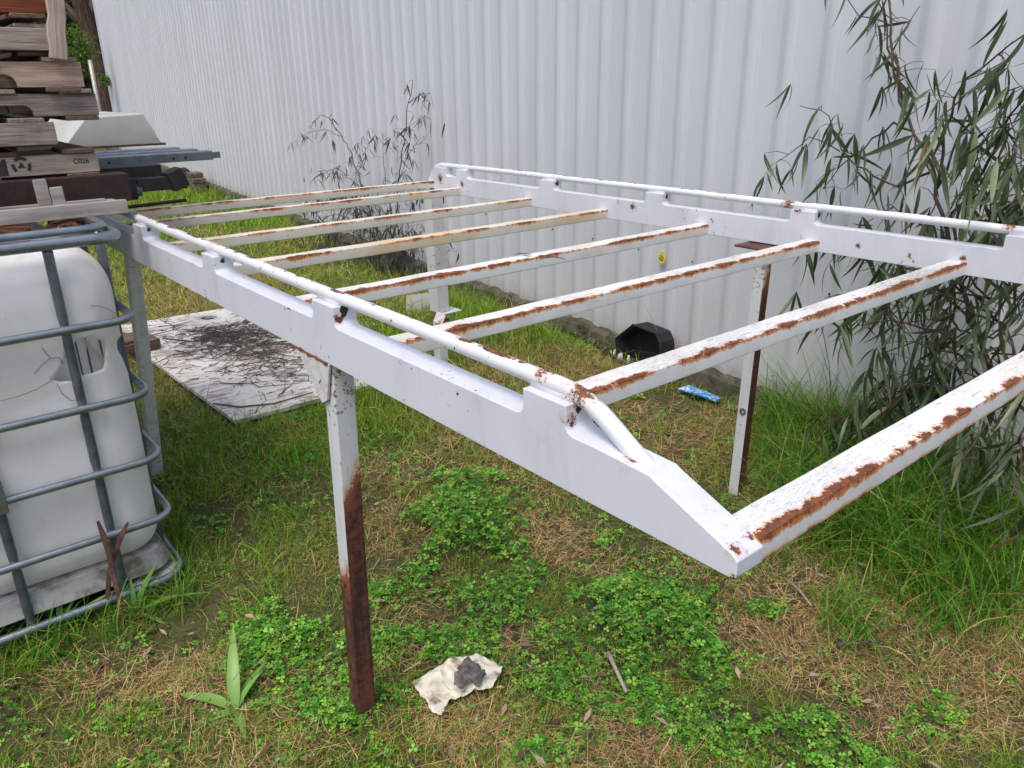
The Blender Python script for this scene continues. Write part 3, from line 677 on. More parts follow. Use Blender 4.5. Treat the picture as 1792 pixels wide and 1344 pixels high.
# base tray / pallet
def ring_wall(a0, a1, b0, b1, r, z0, z1, inset=0.0):
    P0 = rrect(a0, a1, b0, b1, r, z0); P1 = rrect(a0+inset, a1-inset, b0+inset, b1-inset, max(.02, r-inset), z1); n = len(P0)
    return MB().add(P0+P1, [(i, (i+1) % n, n+(i+1) % n, n+i) for i in range(n)] + [tuple(range(n))[::-1], tuple(n+i for i in range(n))])
ring_wall(TA0+.012, TA1-.012, TB0+.012, TB1-.012, .09, .100, .168, .020).build('base_tray', M['traygrey'], tank, bevel=.006)
for (a, b) in ((TA1-.10, TB0+.06), (TA1-.10, TB1-.14), (TA0+.09, TB0+.06)):
    m = ring_wall(a-.085, a+.09, b-.05, b+.12, .05, -.02, .083, -.004); m.build('foot', M['traygrey'], tank, bevel=.004)
m = MB()
for k in range(9):
    a = TA1-.175+k*.018; m.box(a-TC[0], a+.006-TC[0], TB0+.001-TC[1], TB0+.012-TC[1], .0, .08)
m.build('foot_ribs', M['traygrey'], tank)
MB().box(TA1-.005-TC[0], TA1+.001-TC[0], TB0+.08-TC[1], TB0+.13-TC[1], .02, .06).build('foot_opening_shade', M['ink'], tank)
# lump of brown plastic on the tank top
def blob(name, P, sx, sy, sz, mat, seed, label, cat, sub=3, yaw=0, rough=.35, parent=None):
    bm = bmesh.new(); bmesh.ops.create_icosphere(bm, subdivisions=sub, radius=1)
    for v in bm.verts:
        d = 1 + rough*mnoise.noise(v.co*1.7+Vector((seed, 0, 0))) + rough*.4*mnoise.noise(v.co*5+Vector((0, seed, 0))); v.co *= d; v.co = Vector((v.co.x*sx, v.co.y*sy, v.co.z*sz))
    me = bpy.data.meshes.new(name); bm.to_mesh(me); bm.free(); me.materials.append(mat); o = bpy.data.objects.new(name, me); COL.objects.link(o); o.location = P; o.rotation_euler = (0, 0, yaw)
    if label: tag(o, label, cat)
    if parent: o.parent = parent
    return o
M['brownfilm'] = mat_plain('brown_crumpled_film', (.09, .035, .02), (.16, .07, .04), 12, .4, bs=.8)
blob('crumpled_film', rk(.22, 2.72, 1.155), .15, .14, .035, M['brownfilm'], 4, 'crumpled reddish brown film on the tank top under the aluminium frame', 'film', yaw=YAW)
blob('crumpled_film', rk(.48, 2.75, 1.150), .05, .05, .03, M['brownfilm'], 7, 'small dark scrap wedged at the tank corner below the aluminium frame', 'scrap', yaw=YAW)

# rusty steel strips leaning on the cage
m = MB(); pA, pB = PB((172, 915), TB0-.03), PZ((214, 1102), .0); pM = PB((190, 975), TB0-.045)
def strip(name, pts, w, th, mat, label, cat='steel strip'):
    pts = [Vector(p) for p in pts]; base = pts[-1].copy(); m = MB(); vs = []
    for i, p in enumerate(pts):
        t = (pts[min(i+1, len(pts)-1)] - pts[max(i-1, 0)]).normalized(); sd = Vector(AX*.9+AY*-.3); sd = (sd - t*sd.dot(t)).normalized(); nn = t.cross(sd)
        tw = .5*i/len(pts); sd2 = sd*math.cos(tw)+nn*math.sin(tw); nn2 = t.cross(sd2)
        ww = w*(.45 if i == 0 else 1)
        vs += [p+sd2*ww/2+nn2*th/2-base, p-sd2*ww/2+nn2*th/2-base, p-sd2*ww/2-nn2*th/2-base, p+sd2*ww/2-nn2*th/2-base]
    n = len(pts); fs = [(k*4+j, k*4+(j+1) % 4, k*4+4+(j+1) % 4, k*4+4+j) for k in range(n-1) for j in range(4)] + [(0, 1, 2, 3), (n*4-1, n*4-2, n*4-3, n*4-4)]
    o = m.add(vs, fs).build(name, mat, None, bevel=.001, seg=1, loc=base); return tag(o, label, cat)
strip('steel_strip', [PB((171, 912), TB0-.026), PB((180, 935), TB0-.028), PB((189, 962), TB0-.032), PB((199, 1010), TB0-.045), PB((208, 1040), TB0-.055), PZ((215, 1108), -.01)], .016, .005, M['darkrust'], 'twisted rusty steel strip leaning on the cage, pointed at top left')
strip('steel_strip', [PB((224, 914), TB0-.02), PB((216, 930), TB0-.02), PB((203, 962), TB0-.018), PB((191, 1000), TB0-.022), PB((188, 1056), TB0-.01)], .014, .005, M['darkrust'], 'rusty steel strip leaning to the right across the twisted one')

# ------------------------------------------------------------------ things piled on the tank
def zB(px, b): return ab(PB(px, b))
# aluminium frame with two uprights
af = thing('aluminium_frame', 'flat aluminium ladder frame with two upright tabs lying on the tank', 'frame', rk(.0, 2.60, 1.20), YAW)
MB().box(-.75, .632, 0, .022, 0, .040).build('side_bar', M['alu'], af, bevel=.003)
MB().box(-.75, .60, .115, .135, 0, .035).build('side_bar', M['alu'], af, bevel=.003)
MB().box(-.75, .60, .060, .075, .006, .022).build('middle_bar', M['alu'], af, bevel=.002)
for a in (-.5, -.05, .595): MB().box(a, a+.025, .0225, .1145, .002, .034).build('end_bar', M['alu'], af, bevel=.003)
mm = Matrix.Translation((.455, .018, .036)) @ Matrix.Rotation(math.radians(-2), 4, 'Y'); MB().box(-.018, .016, 0, .008, -.03, .055, mm).build('upright_tab', M['alu'], af, bevel=.003)
mm = Matrix.Translation((.430, .10, .03)) @ Matrix.Rotation(math.radians(-2), 4, 'Y'); MB().box(-.018, .018, 0, .008, -.02, .078, mm).build('upright_tab', M['alu'], af, bevel=.003)
# two small blocks carry the beam and the pallets above the frame
z0 = 1.207
bm_ = MB().box(-1.25, 0, 0, .09, 0, .088).build('steel_beam', M['beam'], None, bevel=.006, loc=rk(.695, 2.78, z0+.006), rot=(0, 0, YAW)); tag(bm_, 'dark maroon rusty steel beam lying across the tank beneath the pallets', 'beam')
hr = thing('hitch_receiver', 'grey and black square steel tube with end plate sticking out behind the beam', 'steel tube', rk(.71, 2.93, 1.235), YAW)
MB().box(-.5, .035, -.03, .03, -.035, .035).build('sleeve', M['black'], hr, bevel=.005)
MB().tube([(.034, 0, -.005), (.052, 0, -.005)], .024, 14).build('collar', M['galvflat'], hr, smooth='auto')
MB().box(.040, .205, -.022, .022, -.012, .032).build('inner_tube', M['black'], hr, bevel=.003)
mm = Matrix.Translation((.175, 0, .018)) @ Matrix.Rotation(math.radians(-20), 4, 'Y'); MB().box(-.028, .028, -.034, .034, -.030, .036, mm).build('end_plate', M['black'], hr, bevel=.003)
bx = MB().box(-1.1, 0, 0, .12, 0, .07).build('black_channel', M['black'], None, bevel=.004, loc=rk(.955, 3.32, 1.205), rot=(0, 0, YAW)); tag(bx, 'black rectangular steel section jutting from the pile under the grey purlins', 'steel section')
tr_ = MB().tube([(-1.6, 0, 0), (0, 0, 0)], .0075, 8).build('steel_rod', M['black'], None, smooth=True, loc=rk(1.085, 3.5, 1.108), rot=(0, math.radians(-1.5), YAW)); tag(tr_, 'thin black rod reaching out over the grass', 'rod')
# purlins
for k, (b, dz, ar) in enumerate(((3.60, 0, 1.262), (3.70, .004, 1.235), (3.80, .008, 1.19))):
    pr = thing('purlin', ['galvanised steel purlin, nearest of the bundle with a drilled end tab', 'galvanised steel purlin in the middle of the bundle', 'galvanised steel purlin at the back of the bundle'][k], 'purlin', rk(ar, b, 1.258+dz), YAW, 'galvanised purlins stacked beside the pallets')
    prof = [(0, 0), (0, .034), (.004, .038), (.070, .038), (.074, .034), (.074, .030), (.070, .0345), (.0045, .0345), (.003, .033), (.003, .0015), (.02, .0015), (.02, 0)]
    MB().prism(prof, (-2.0, 0), lambda u, v, w: (w, u, v)).build('channel', M['galvflat'], pr)
    if k == 0:
        MB().box(-.002, .034, .001, .004, .006, .032).build('end_tab', M['galvflat'], pr)
    for xx in (-.12, -.17, -.43): MB().tube([(xx, -.0008, .015), (xx, .001, .015)], .006, 10).build('bolt_hole_shade', M['ink'], pr)
# white canopy cover: hollow truncated shell
cb = thing('white_cover', 'off-white fibreglass cover with sloping sides resting behind the purlins', 'cover', rk(1.05, 4.4, 1.268), YAW)
q0, q1, q2, q3 = [zB(p, 4.4) for p in ((112, 258), (150, 206), (250, 199), (282, 250))]
def Cq(q, db, dz=0): return (q[0]-1.05, q[1]-4.4+db, q[2]-1.268+dz)
mid = lambda p, q, f: tuple(p[i]+(q[i]-p[i])*f for i in range(3))
fr = [q0, mid(q0, q1, .45), q1, q2, mid(q2, q3, .55), q3]
vs = [Cq(p, 0) for p in fr] + [Cq(p, .75) for p in fr]
vs[1] = (vs[1][0]-.002, vs[1][1]-.006, vs[1][2]); vs[4] = (vs[4][0]+.002, vs[4][1]-.006, vs[4][2])
MB().add(vs, [(0, 5, 4, 1), (1, 4, 3, 2), (2, 3, 9, 8), (3, 4, 10, 9), (4, 5, 11, 10), (1, 2, 8, 7), (0, 1, 7, 6), (6, 7, 10, 11), (7, 8, 9, 10)]).build('shell', M['canopy'], cb, bevel=.006)
m = MB(); m.box(q0[0]-1.07, q3[0]-1.03, -.012, .76, q0[2]-1.268-.012, q0[2]-1.268-.001); m.build('base_lip', M['wood_brown'], cb, bevel=.003)
bt = MB().box(-.55, 0, 0, .06, 0, .022).build('timber_batten', M['wood_brown'], None, bevel=.003, loc=rk(1.42, 4.25, 1.24), rot=(0, 0, YAW)); tag(bt, 'dark timber batten under the right edge of the white cover', 'batten')
# trestle behind the tank carrying the purlins and cover
ts = thing('steel_trestle', 'dark steel trestle behind the tank holding up the purlins and cover', 'trestle', rk(-.1, 4.3, 0), YAW)
for a in (-.7, .25):
    for b in (-.75, .8): MB().box(a, a+.05, b, b+.05, -.02, 1.18).build('leg', M['beam'], ts)
for a in (-.7, .25): MB().box(a, a+.05, -.85, .95, 1.181, 1.24).build('rail', M['beam'], ts)
# pallets
def board_mesh(L, D, Ht, notch=None, mat='wood', split=0):
    if not notch: m = MB().box(0, L, 0, D, 0, Ht)
    else:
        P_ = [(0, 0)]
        for (n0, n1, dp) in notch:
            r = dp*.8; P_ += [(n0, 0), (n0, dp-r)] + [(n0+r-r*math.cos(math.radians(k*22.5)), dp-r+r*math.sin(math.radians(k*22.5))) for k in range(1, 5)]
            P_ += [(n1-r+r*math.sin(math.radians(k*22.5)), dp-r+r*math.cos(math.radians(k*22.5))) for k in range(0, 4)] + [(n1, dp-r), (n1, 0)]
        P_ += [(L, 0), (L, Ht), (0, Ht)]
        m = MB().prism(P_, (0, D), lambda u, v, w: (u, w, v))
    o = m.build('board', M[mat], None, bevel=.002, seg=1); me = o.data; bpy.data.objects.remove(o)
    bm = bmesh.new(); bm.from_mesh(me); bmesh.ops.triangulate(bm, faces=[f for f in bm.faces if len(f.verts) > 6]); bm.to_mesh(me); bm.free(); return me
def put(me, name, parent, loc, rot=(0, 0, 0), mat=None):
    o = bpy.data.objects.new(name, me); COL.objects.link(o); o.parent = parent; o.location = loc; o.rotation_euler = rot
    if mat: o.material_slots[0].link = 'OBJECT'; o.material_slots[0].material = M[mat]
    return o
PG = 'timber pallets piled on the tank'
B_PAL = 2.82
_mc = {}
def stringer_mesh(ht, notched, L=1.17):
    k = (round(ht, 3), notched)
    if k not in _mc: _mc[k] = board_mesh(L, .034, ht, [(.17, .40, ht*.5), (.75, .99, ht*.5)] if notched else None)
    return _mc[k]
me_deck = board_mesh(1.05, .092, .013)
def pallet(xr, ytop, ybot, label, kind='notched', frontmat='wood', b=B_PAL, yaw=0, deckmat='wood'):
    """xr, ytop, ybot: where the right end, top and bottom of the front stringer stand"""
    ar = zB((xr, (ytop+ybot)/2), b)[0]; z1, z0_ = zB((xr*.5, ytop), b)[2], zB((xr*.5, ybot), b)[2]; ht = z1-z0_
    t = thing('timber_pallet', label, 'pallet', rk(ar, b, z0_), YAW+yaw, PG); zz = 0
    for k in range(5): put(me_deck, 'bottom_board', t, (-.012-k*.27+random.uniform(-.008, .008), -.004+random.uniform(-.012, .008), -.0135), (0, 0, math.pi/2), 'wood_brown')
    for k in range(3):
        if kind == 'block':
            blk = board_mesh(.13, .09, ht-.002)
            for j in range(3): put(blk, 'block', t, (-.15-j*.50, .014+k*.46, 0), (0, 0, 0), 'wood_brown')
            if k == 0: put(stringer_mesh(ht, False), 'side_board', t, (-1.17, -.022, .001), (0, 0, 0), frontmat)
        else: put(stringer_mesh(ht, kind == 'notched'), 'stringer', t, (-1.17, k*.50, 0), (0, 0, 0), frontmat)
    for k in range(6): put(me_deck, 'deck_board', t, (-.012-k*.20+random.uniform(-.012, .008), -.008+random.uniform(-.012, .008), ht+.0005), (0, 0, math.pi/2), deckmat)
    return t
p1 = pallet(174, 271, 306, 'lowest pallet of the pile, pale side board stencilled with a triangle mark', 'plain', 'wood_stencil', deckmat='wood_brown')
ARX = p1.location; P1A = ab(np.array(ARX))
p2 = pallet(96, 215, 255, 'short grey pallet set back above the stencilled one', 'block', 'wood', yaw=.02)
p3 = pallet(171, 164, 204, 'grey brown pallet with notched side reaching furthest right', 'notched', 'wood', yaw=-.02)
p4 = pallet(145, 108, 153, 'tan pallet with a rounded notch, third from the top', 'notched', 'wood_warm', yaw=-.03, b=B_PAL-.01)
p5 = pallet(95, 50, 89, 'grey pallet of broad blocks with deck boards above, below the orange one', 'block', 'wood', yaw=-.02)
p6 = pallet(86, -18, 23, 'topmost pallet with an orange stained side board', 'notched', 'wood_orange', yaw=.02)
MK = thing  # stencil marks on the first stringer
def ink(poly, loc, name='stencil_mark'):
    MB().prism(poly, (-.0008, 0), lambda u, v, w: (u, w, v)).build(name, M['stencil'], p1, loc=loc)
FY = -.0004; zc = zB((38, 290), B_PAL)[2]-P1A[2]
cx = zB((38, 292), B_PAL)[0]-P1A[0]; K = .80
def seg_(r0, r1, t0, t1, n=7): r0 *= K; r1 *= K; return [(r1*math.cos(math.radians(t0+(t1-t0)*k/n)), r1*math.sin(math.radians(t0+(t1-t0)*k/n))) for k in range(n+1)] + [(r0*math.cos(math.radians(t1-(t1-t0)*k/n)), r0*math.sin(math.radians(t1-(t1-t0)*k/n))) for k in range(n+1)]
ink(seg_(.021, .033, 45, 135), (cx, FY, zc)); ink(seg_(.021, .033, 165, 225), (cx, FY, zc)); ink(seg_(.021, .033, -45, 15), (cx, FY, zc)); ink([(-.011, -.007), (.011, -.007), (0, .011)], (cx, FY, zc))
ink([(-.04, -.026), (.010, -.026), (.010, .022), (.0, .022), (-.016, -.006), (-.04, -.006)], (cx-.048, FY, zc-.001))
text_mesh('C026', .021, M['stencil'], p1, (zB((143, 288), B_PAL)[0]-P1A[0], FY-.0006, zc+.003), (math.radians(90), 0, 0), 'stencil_text')
# bark chips stuffed in the notch and plank leaning on the pile
mt_ = thing('leaning_plank', 'split grey plank standing upright against the top pallets', 'plank', (0, 0, 0), 0)
pA, pB = Vector(PB((103, 104), B_PAL-.03)), Vector(PB((91, -130), B_PAL-.015)); mt_.location = pA
d = (pB-pA); L = d.length; q = d.to_track_quat('X', 'Y'); mt_.rotation_mode = 'QUATERNION'
xa = d.normalized(); ya = Vector(AX) - xa*Vector(AX).dot(xa); ya.normalize(); za = xa.cross(ya); mt_.rotation_quaternion = Matrix((xa, ya, za)).transposed().to_quaternion()
vs = []; n = 12
for k in range(n+1):
    f = k/n; wv = .004*math.sin(k*1.9); vs += [(L*f, -.026+wv, -.009), (L*f, .022+wv*.5-(.012 if k > 6 else 0), -.009), (L*f, .022+wv*.5-(.012 if k > 6 else 0), .009), (L*f, -.026+wv, .009)]
MB().add(vs, [(k*4+j, k*4+(j+1) % 4, k*4+4+(j+1) % 4, k*4+4+j) for k in range(n) for j in range(4)] + [(0, 1, 2, 3), (n*4+3, n*4+2, n*4+1, n*4)]).build('plank_board', M['wood_stencil'], mt_, bevel=.002, seg=1)
# ------------------------------------------------------------------ yard objects
# white board with a round hole
corners = [PZ(p, .03) for p in ((188, 577), (432, 537), (668, 674), (412, 742))]
cen = sum(corners)/4; bd = thing('flat_sheet', 'dirty white panel with a round hole lying on the grass, strewn with twigs', 'panel', (cen[0], cen[1], .028), YAW)
RM = Matrix.Rotation(-YAW, 3, 'Z')
cl = [RM @ Vector((c[0]-cen[0], c[1]-cen[1], 0)) for c in corners]; hc = PZ((367, 560), .03); hl = RM @ Vector((hc[0]-cen[0], hc[1]-cen[1], 0))
bm = bmesh.new(); nh = 24; hr_ = .055
for z, in ((0,),):
    ov = [bm.verts.new((c.x, c.y, 0)) for c in cl]; hv = [bm.verts.new((hl.x+hr_*math.cos(2*math.pi*k/nh), hl.y+hr_*1.0*math.sin(2*math.pi*k/nh), 0)) for k in range(nh)]
    es = [bm.edges.new((ov[i], ov[(i+1) % 4])) for i in range(4)] + [bm.edges.new((hv[i], hv[(i+1) % nh])) for i in range(nh)]
    bmesh.ops.triangle_fill(bm, use_beauty=True, edges=es)
    ext = bmesh.ops.extrude_face_region(bm, geom=list(bm.faces)); [setattr(v, 'co', v.co + Vector((0, 0, .020))) for v in ext['geom'] if isinstance(v, bmesh.types.BMVert)]
bmesh.ops.recalc_face_normals(bm, faces=bm.faces); me = bpy.data.meshes.new('panel_sheet'); bm.to_mesh(me); bm.free(); me.materials.append(M['board'])
o = bpy.data.objects.new('panel_sheet', me); COL.objects.link(o); o.parent = bd
MB().tube([(hl.x, hl.y, -.022), (hl.x, hl.y, -.012)], .085, 14).build('hole_shade_disc', M['ink'], bd)  # black disc added under the hole, painting in the shade inside it
# litter on the board
m = MB(); lit = []
for k in range(1500):
    u, v = random.random(), random.random()
    u = min(.98, max(.02, random.gauss(.58, .2))); v = min(.97, max(.02, random.gauss(.42, .20)))
    p = (cl[0]*(1-u)+cl[1]*u)*(1-v) + (cl[3]*(1-u)+cl[2]*u)*v
    if (p-hl).length < .26: continue
    a = random.gauss(0.3, 1.2); L = random.uniform(.01, .09) if k % 6 else random.uniform(.10, .28); r = random.uniform(.001, .0026)*(1.6 if k % 9 == 0 else 1); bend = random.uniform(-.3, .3)
    pts = []; x, y = p.x, p.y
    for j in range(4): pts.append((x, y, .0215+r+random.uniform(0, .004))); x += L/3*math.cos(a); y += L/3*math.sin(a); a += bend
    inside = all(abs(q_[0]) < 2 for q_ in pts); m.tube(pts, [r, r, r*.8, r*.4], 4)
o = m.build('twig_litter', M['twig'], None); o.location = bd.location; o.rotation_euler = bd.rotation_euler; tag(o, 'scattered dark twigs and leaf litter on the white panel', 'twigs', kind='stuff')
# long bent twigs that can be picked out
for pts, lab in (([(285, 592), (330, 597), (380, 596), (440, 600), (520, 603)], 'long dark twig across the top of the white panel'), ([(373, 706), (420, 712), (480, 706), (548, 686)], 'long curved twig near the front edge of the white panel')):
    W3 = [Vector(PZ(p, .055)) for p in pts]; b0 = W3[0].copy(); o = MB().tube([w-b0 for w in W3], [.004, .005, .004, .003, .002][:len(pts)], 6).build('long_twig', M['twig'], None, smooth=True, loc=b0); tag(o, lab, 'twig')
# timber offcuts between tank and panel
tk = thing('timber_stub', 'short stack of brown timber planks beside the white panel behind the tank', 'timber', Vector(PZ((255, 630), 0)), YAW+.1)
MB().box(-.55, .10, 0, .30, 0, .055).build('plank', M['wood_brown'], tk, bevel=.003)
MB().box(-.55, .105, -.005, .15, .056, .115).build('plank', M['wood_brown'], tk, bevel=.003)
MB().box(-.55, .09, .155, .29, .056, .11).build('plank', M['wood_brown'], tk, bevel=.003)
MB().box(-.50, .02, .02, .30, .1155, .135, Matrix.Rotation(.15, 4, 'Z')).build('plank', M['wood_brown'], tk, bevel=.003)
# pale sheet offcut at the wall foot
P = PZ((738, 548), 0); pc = MB().prism([(-.12, 0), (.12, 0), (.125, .13), (.05, .155), (-.10, .145)], (-.004, .004), lambda u, v, w: (u, w, v)).build('metal_offcut', M['canopy'], None, loc=Vector((P[0], P[1], -.01)), rot=(math.radians(-8), 0, .2)); tag(pc, 'pale sheet offcut standing in the grass behind the rear leg', 'offcut')
# black plastic tub lying against the wall
P = Vector(PZ((1120, 650), 0)); tb = thing('plastic_tub', 'black plastic tub tipped up against the shed wall', 'tub', P + Vector(WN)*.0, WYAW)
pw = [zb for zb in [PW(p, .16) for p in ((1078, 592), (1108, 568), (1148, 584), (1155, 600), (1158, 650), (1080, 650))]]
bw = [PW(p, .05) for p in ((1078, 592), (1108, 568), (1148, 584), (1155, 600), (1158, 650), (1080, 650))]
inv = (Matrix.Translation(tb.location) @ Matrix.Rotation(WYAW, 4, 'Z')).inverted()
A_ = [inv @ Vector(p) for p in pw]; B_ = [inv @ Vector(p) for p in pw]
Bk = [Vector((p.x, p.y - SGN*.11, p.z)) for p in A_]; cA = sum(A_, Vector())/6
In = [cA + (p-cA)*.90 for p in A_]; InB = [Vector((p.x, p.y-SGN*.085, p.z)) for p in [cA + (q_-cA)*.80 for q_ in A_]]
vs = A_+Bk+In+InB; fs = []
for i in range(6):
    j = (i+1) % 6; fs += [(i, j, 6+j, 6+i), (i, j, 12+j, 12+i), (12+i, 12+j, 18+j, 18+i)]
fs += [tuple(range(6, 12)), tuple(range(18, 24))]
MB().add(vs, fs).build('tub_body', M['blackplastic'], tb, bevel=.003, seg=1)
rim = A_ + [A_[0]]; MB().tube(A_, .006, 6, True).build('tub_rim', M['blackplastic'], tb, smooth=True)
for k, (px, sx, sz, lab) in enumerate((((1077, 618), .016, .030, 'small white plastic scrap, leftmost of the bits before the black tub'), ((1085, 626), .018, .032, 'largest white plastic scrap before the black tub'), ((1091, 612), .012, .012, 'tiny white scrap above the others at the black tub'), ((1100, 628), .010, .025, 'thin white scrap at the right of the bits by the black tub'))):
    blob('plastic_scrap', Vector(PZ((px[0], px[1]+6), .02))+Vector((0, 0, .02)), sx, .010, sz, M['whitescrap'], k+2, lab, 'scrap', 2)
hp = [Vector(PZ(p, .02)) for p in ((1180, 628), (1200, 660), (1140, 655), (1090, 640), (1050, 610), (1010, 590), (985, 578))]
hb = hp[0].copy()
o = MB().tube([h-hb+Vector((0, 0, gh(h.x, h.y)+.005)) for h in hp], .011, 8).build('black_hose', M['blackplastic'], None, smooth=True, loc=hb); tag(o, 'black hose half buried in grass below the black tub', 'hose')
# blue plastic scrap
bs_ = [Vector(PZ(p, .03)) for p in ((1186, 680), (1205, 676), (1262, 693), (1254, 701), (1222, 694))]; b0 = bs_[0].copy(); n = len(bs_)
m = MB(); m.add([p-b0 + Vector((0, 0, .012*math.sin(i*2)-.0)) for i, p in enumerate(bs_)] + [p-b0 + Vector((0, 0, .012*math.sin(i*2)-.006)) for i, p in enumerate(bs_)], [tuple(range(n)), tuple(range(n, 2*n))[::-1]] + [(i, (i+1) % n, n+(i+1) % n, n+i) for i in range(n)])
o = m.build('plastic_strip', M['blue'], None, loc=b0); tag(o, 'blue and white plastic strip in the grass near the wall footing', 'plastic strip')
# crumpled plastic sheet with grey rag in the foreground
def crumple(name, outline, h, mat, label, cat, z0=.02, seed=0, amp=.012, n=26):
    from mathutils.geometry import delaunay_2d_cdt
    P3 = [PZ(p, z0) for p in outline]; c = sum(P3)/len(P3); loop = []
    for i in range(len(P3)):
        A, B = P3[i][:2], P3[(i+1) % len(P3)][:2]; k = max(1, int(np.linalg.norm(B-A)/.006))
        for j in range(k): q_ = A+(B-A)*j/k; loop.append(Vector((q_[0]+random.gauss(0, .0009), q_[1]+random.gauss(0, .0009))))
    poly = [(v.x, v.y) for v in loop]; pts = list(loop); xs_ = [v.x for v in loop]; ys_ = [v.y for v in loop]
    for _ in range(n*n):
        x, y = random.uniform(min(xs_), max(xs_)), random.uniform(min(ys_), max(ys_))
        if in_poly(x, y, poly): pts.append(Vector((x, y)))
    V_, E_, F_2, *_r = delaunay_2d_cdt(pts, [(i, (i+1) % len(loop)) for i in range(len(loop))], [], 1, 1e-6)
    vs = []
    for v in V_:
        q_ = Vector((v.x*9, v.y*9, seed)); r = 1-abs(mnoise.noise(q_))*2.2; r2 = 1-abs(mnoise.noise(q_*2.6))*2; r3 = mnoise.noise(q_*6)
        vs.append((v.x-c[0], v.y-c[1], z0+(max(r, 0)**2+.5*max(r2, 0)**2+.2*r3)*amp+gh(v.x, v.y)+h*.5))
    o = MB().add(vs, [tuple(f) for f in F_2]).build(name, mat, None, smooth=True, loc=(c[0], c[1], 0)); md = o.modifiers.new('t', 'SOLIDIFY'); md.thickness = .0015; return tag(o, label, cat)
crumple('plastic_sheet', [(722, 1198), (752, 1180), (800, 1156), (840, 1150), (868, 1160), (880, 1176), (862, 1206), (820, 1216), (786, 1226), (772, 1254), (756, 1252)], .004, M['sheetplastic'], 'torn cream plastic sheet lying in clover in front of the rack', 'plastic sheet', .025, 3, .016, 34)
crumple('rag', [(798, 1180), (820, 1158), (834, 1168), (843, 1176), (850, 1192), (838, 1206), (822, 1203), (806, 1211), (794, 1206), (797, 1192), (803, 1186)], .02, M['rag'], 'crumpled grey rag on the torn cream sheet', 'rag', .038, 9, .03, 26)
# rubble stub and black object at the wall footing, far left
P = Vector(PW((346, 328), .25)); rb = thing('brick_stub', 'crumbling stub of dark bricks by the shed footing, far along the wall', 'brick stub', (P.x, P.y, 0), WYAW)
for k in range(4):
    for j in range(3): 
        MB().box(-.22+j*.15+random.uniform(-.01, .01), -.075+j*.15, -.1, .1, k*.075, k*.075+.07).build('brick', M['brick'], rb, bevel=.006, seg=1) if not (k == 3 and j == 0) else None
P = Vector(PW((325, 312), .12)); o = blob('rubber_lump', Vector((P.x, P.y, .10)), .10, .10, .16, M['black'], 5, 'black rubbery lump against the footing just beyond the brick stub', 'lump', 3)
# sticks in the foreground
def stick(pts, r, lab, mat='twig'):
    W3 = [Vector(PZ(p, .035)) for p in pts]; W3 = [w + Vector((0, 0, gh(w.x, w.y))) for w in W3]; b0 = W3[0].copy(); n = len(W3)
    o = MB().tube([w-b0 for w in W3], [r*(1-.5*i/n) for i in range(n)], 7).build('stick', M[mat], None, smooth=True, loc=b0); tag(o, lab, 'stick')
stick([(868, 880), (890, 868), (920, 846)], .0045, 'thin dark stick lying beside the tall clover clump')
stick([(1064, 1146), (1078, 1176), (1096, 1214)], .007, 'short tan stick in the grass right of the torn sheet', 'wood_stencil')
stick([(1466, 1126), (1500, 1122), (1545, 1117)], .006, 'dark flat stick lying on the brown grass at right')
stick([(1035, 1072), (1050, 1058), (1066, 1042)], .008, 'stubby grey bark piece among the clover')
stick([(1375, 1008), (1400, 1030), (1420, 1058)], .004, 'pale thin straw stalk below the front corner of the rack', 'wood_stencil')

# ------------------------------------------------------------------ vegetation on the ground
def ell(px, py, e):
    """soft membership of picture-measured ground patches: list of (cx, cy, rx, ry, angle, strength)"""
    out = np.zeros_like(px)
    for cx, cy_, rx, ry, an, st in e:
        c, s = math.cos(math.radians(an)), math.sin(math.radians(an)); dx, dy = px-cx, py-cy_
        u = (dx*c+dy*s)/rx; v = (-dx*s+dy*c)/ry; d = np.sqrt(u*u+v*v); out = np.maximum(out, st*np.clip((1.25-d)/.5, 0, 1))
    return out
def vnoise(x, y, f, seed):
    r = np.random.default_rng(seed); G = r.random((64, 64)); X_, Y_ = x*f+100, y*f+100
    i, j = np.floor(X_).astype(int), np.floor(Y_).astype(int); fx, fy = X_-i, Y_-j; fx = fx*fx*(3-2*fx); fy = fy*fy*(3-2*fy)
    g = lambda a, b: G[a % 64, b % 64]
    return (g(i, j)*(1-fx)+g(i+1, j)*fx)*(1-fy)+(g(i, j+1)*(1-fx)+g(i+1, j+1)*fx)*fy
clover_p = [(820, 930, 95, 90, 0, 1), (700, 1060, 170, 70, 0, .75), (520, 1110, 120, 80, 0, .9), (530, 1190, 110, 60, 0, .8), (860, 1100, 120, 50, 0, .7), (1130, 1110, 150, 60, 20, 1), (1010, 1190, 120, 60, 0, .8),
            (1200, 1230, 190, 60, 20, .8), (1350, 1290, 160, 60, 10, .7), (1480, 1330, 90, 40, 0, .7), (980, 1290, 80, 50, 0, .5), (1640, 1270, 60, 40, 0, .5), (620, 1240, 80, 60, 0, .6), (300, 1260, 100, 50, 0, .3),
            (1340, 1060, 45, 22, 0, .8), (1090, 960, 40, 18, 0, .7), (760, 1010, 90, 60, 0, .6), (940, 1010, 60, 40, 0, .5), (420, 1040, 60, 60, 0, .35), (290, 900, 30, 60, 0, .4), (1180, 1060, 80, 40, 0, .8), (880, 870, 50, 35, 0, .6)]
